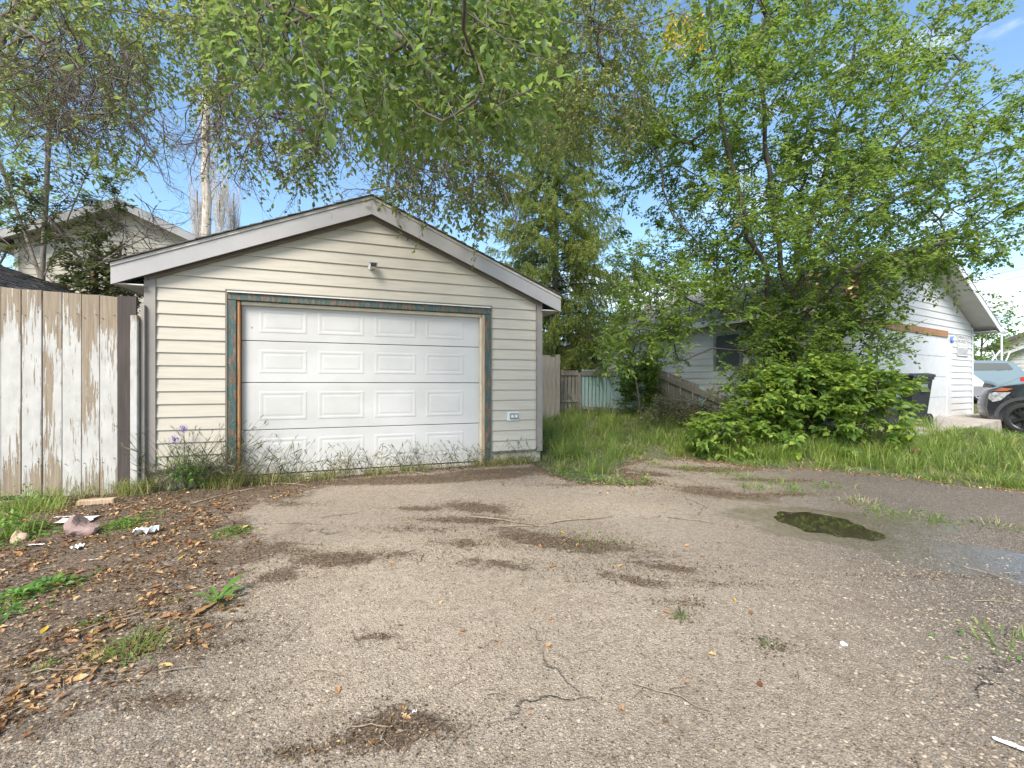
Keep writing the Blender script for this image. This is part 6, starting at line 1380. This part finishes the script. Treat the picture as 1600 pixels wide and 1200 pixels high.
# rock, paper scraps, wood offcut, pink scrap
def at(px, py): x_, y_ = onground(px, py); return x_, y_, float(asp_z(np.array([x_]), np.array([y_]))[0])
import bmesh
def rock(px, py, s, label, mat='rock', seedn=1, name='rock'):
    bm = bmesh.new(); bmesh.ops.create_icosphere(bm, subdivisions=3, radius=1); 
    for v in bm.verts:
        k = noise.noise(v.co*.9+Vector((seedn*7, 0, 0)))*.5+noise.noise(v.co*2.5)*.15; v.co *= 1+k
        v.co.x *= s[0]; v.co.y *= s[1]; v.co.z *= s[2]*(1.25 if v.co.x < 0 else .8)
    me = bpy.data.meshes.new(name); bm.to_mesh(me); bm.free(); me.materials.append(M[mat]); o = link(name, me); x_, y_, z_ = at(px, py); o.location = (x_, y_, z_+s[2]*.45); tag(o, label, 'stone'); return o
rock(127, 838, (.115, .09, .085), 'pinkish brown angular rock on the soil before the white fence', seedn=3)
rock(30, 848, (.06, .05, .05), 'small tan stone in the weeds at the left edge', 'tanwood', 8)
rock(1318, 1012, (.014, .012, .01), 'small pale stone alone on the asphalt right of centre', 'paper', 5)
def scrap(px, py, w_, d_, rz, label, mat='paper', crumple=.2, name='paper_scrap', up=.01):
    x_, y_, z_ = at(px, py); n_ = 7; V = []; rr = random.Random(int(px))
    for j in range(n_):
        for i in range(n_): V.append(((i/(n_-1)-.5)*w_*(1+rr.uniform(-.06, .06)), (j/(n_-1)-.5)*d_*(1+rr.uniform(-.06, .06)), up+rr.random()*crumple*w_*.5))
    Fc = [(j*n_+i, j*n_+i+1, (j+1)*n_+i+1, (j+1)*n_+i) for j in range(n_-1) for i in range(n_-1)]; o = link(name, mesh_from(name, V, Fc, M[mat])); o.location = (x_, y_, z_); o.rotation_euler = (0, 0, rz); tag(o, label, 'litter'); return o
scrap(120, 818, .26, .16, .4, 'flat white plastic sheet tucked behind the pinkish rock', crumple=.06, up=.02)
scrap(228, 838, .15, .11, .3, 'crumpled white paper right of the low feathery weed', crumple=.75)
scrap(123, 861, .07, .06, 0, 'small crumpled white scrap below the pinkish rock', crumple=.8)
scrap(98, 812, .12, .03, .2, 'narrow white strip left of the plastic sheet', crumple=.1)
scrap(57, 856, .10, .02, .1, 'thin white strip near the left edge below weeds', crumple=.1)
scrap(1597, 1180, .13, .028, -.75, 'white folded paper strip in the lower right corner', crumple=.08, up=.006)
scrap(648, 1122, .018, .014, 0, 'tiny white scrap on the bottom dirt patch', crumple=.5)
scrap(146, 880, .05, .012, .5, 'pale blue plastic piece on the leaf litter', 'flash', crumple=.2)
scrap(37, 828, .08, .07, .3, 'crumpled pink wrapper in the weeds at left', 'pink', crumple=.8, up=.05)
x_, y_, z_ = at(152, 790); o = MB().box(-.15, .15, -.04, .04, 0, .055).obj('wood_offcut', M['tanwood'], bevel=.006); o.location = (x_, y_, z_); o.rotation_euler = (0, 0, GA); tag(o, 'short tan wood offcut lying at the foot of the white fence', 'wood')
x_, y_ = onground(1432, 705); o = scrap(1432, 707, .14, .12, 0, 'pink orange scrap caught in the grass verge', 'pink', crumple=.8, up=.06)

# ------------------------------------------------------------ overhead cables
def cable(a, b_, sag, label, rad=.006, mat='wire'):
    a, b_ = Vector(P3(*a)), Vector(P3(*b_)); n_ = 24; pts = [a.lerp(b_, i/n_)-Vector((0, 0, sag*4*(i/n_)*(1-i/n_))) for i in range(n_+1)]; o = MB().tube(pts, rad, 5).obj('overhead_cable', M[mat]); tag(o, label, 'cable', None)
cable((1140, -260, 6), (790, 340, 16), .15, 'right hand of two black cables descending behind the hanging boughs', .008); cable((1050, -240, 6), (800, 330, 16), .12, 'left hand of two black cables descending behind the hanging boughs', .008)
cable((1050, 375, 12), (1760, 360, 12), .18, 'thin pale cable crossing the large tree crown', .006, 'wire_grey')
for i, (ya, yb, lb) in enumerate([(442, 340, 'highest of the power lines above the white garage eave'), (452, 392, 'second power line from the top at the right edge'), (470, 400, 'third power line from the top at the right edge'), (505, 440, 'lowest power line over the grey roofed house')]):
    cable((1380, ya, 26), (1720, yb, 22), .25, lb, .014, 'wire_grey')
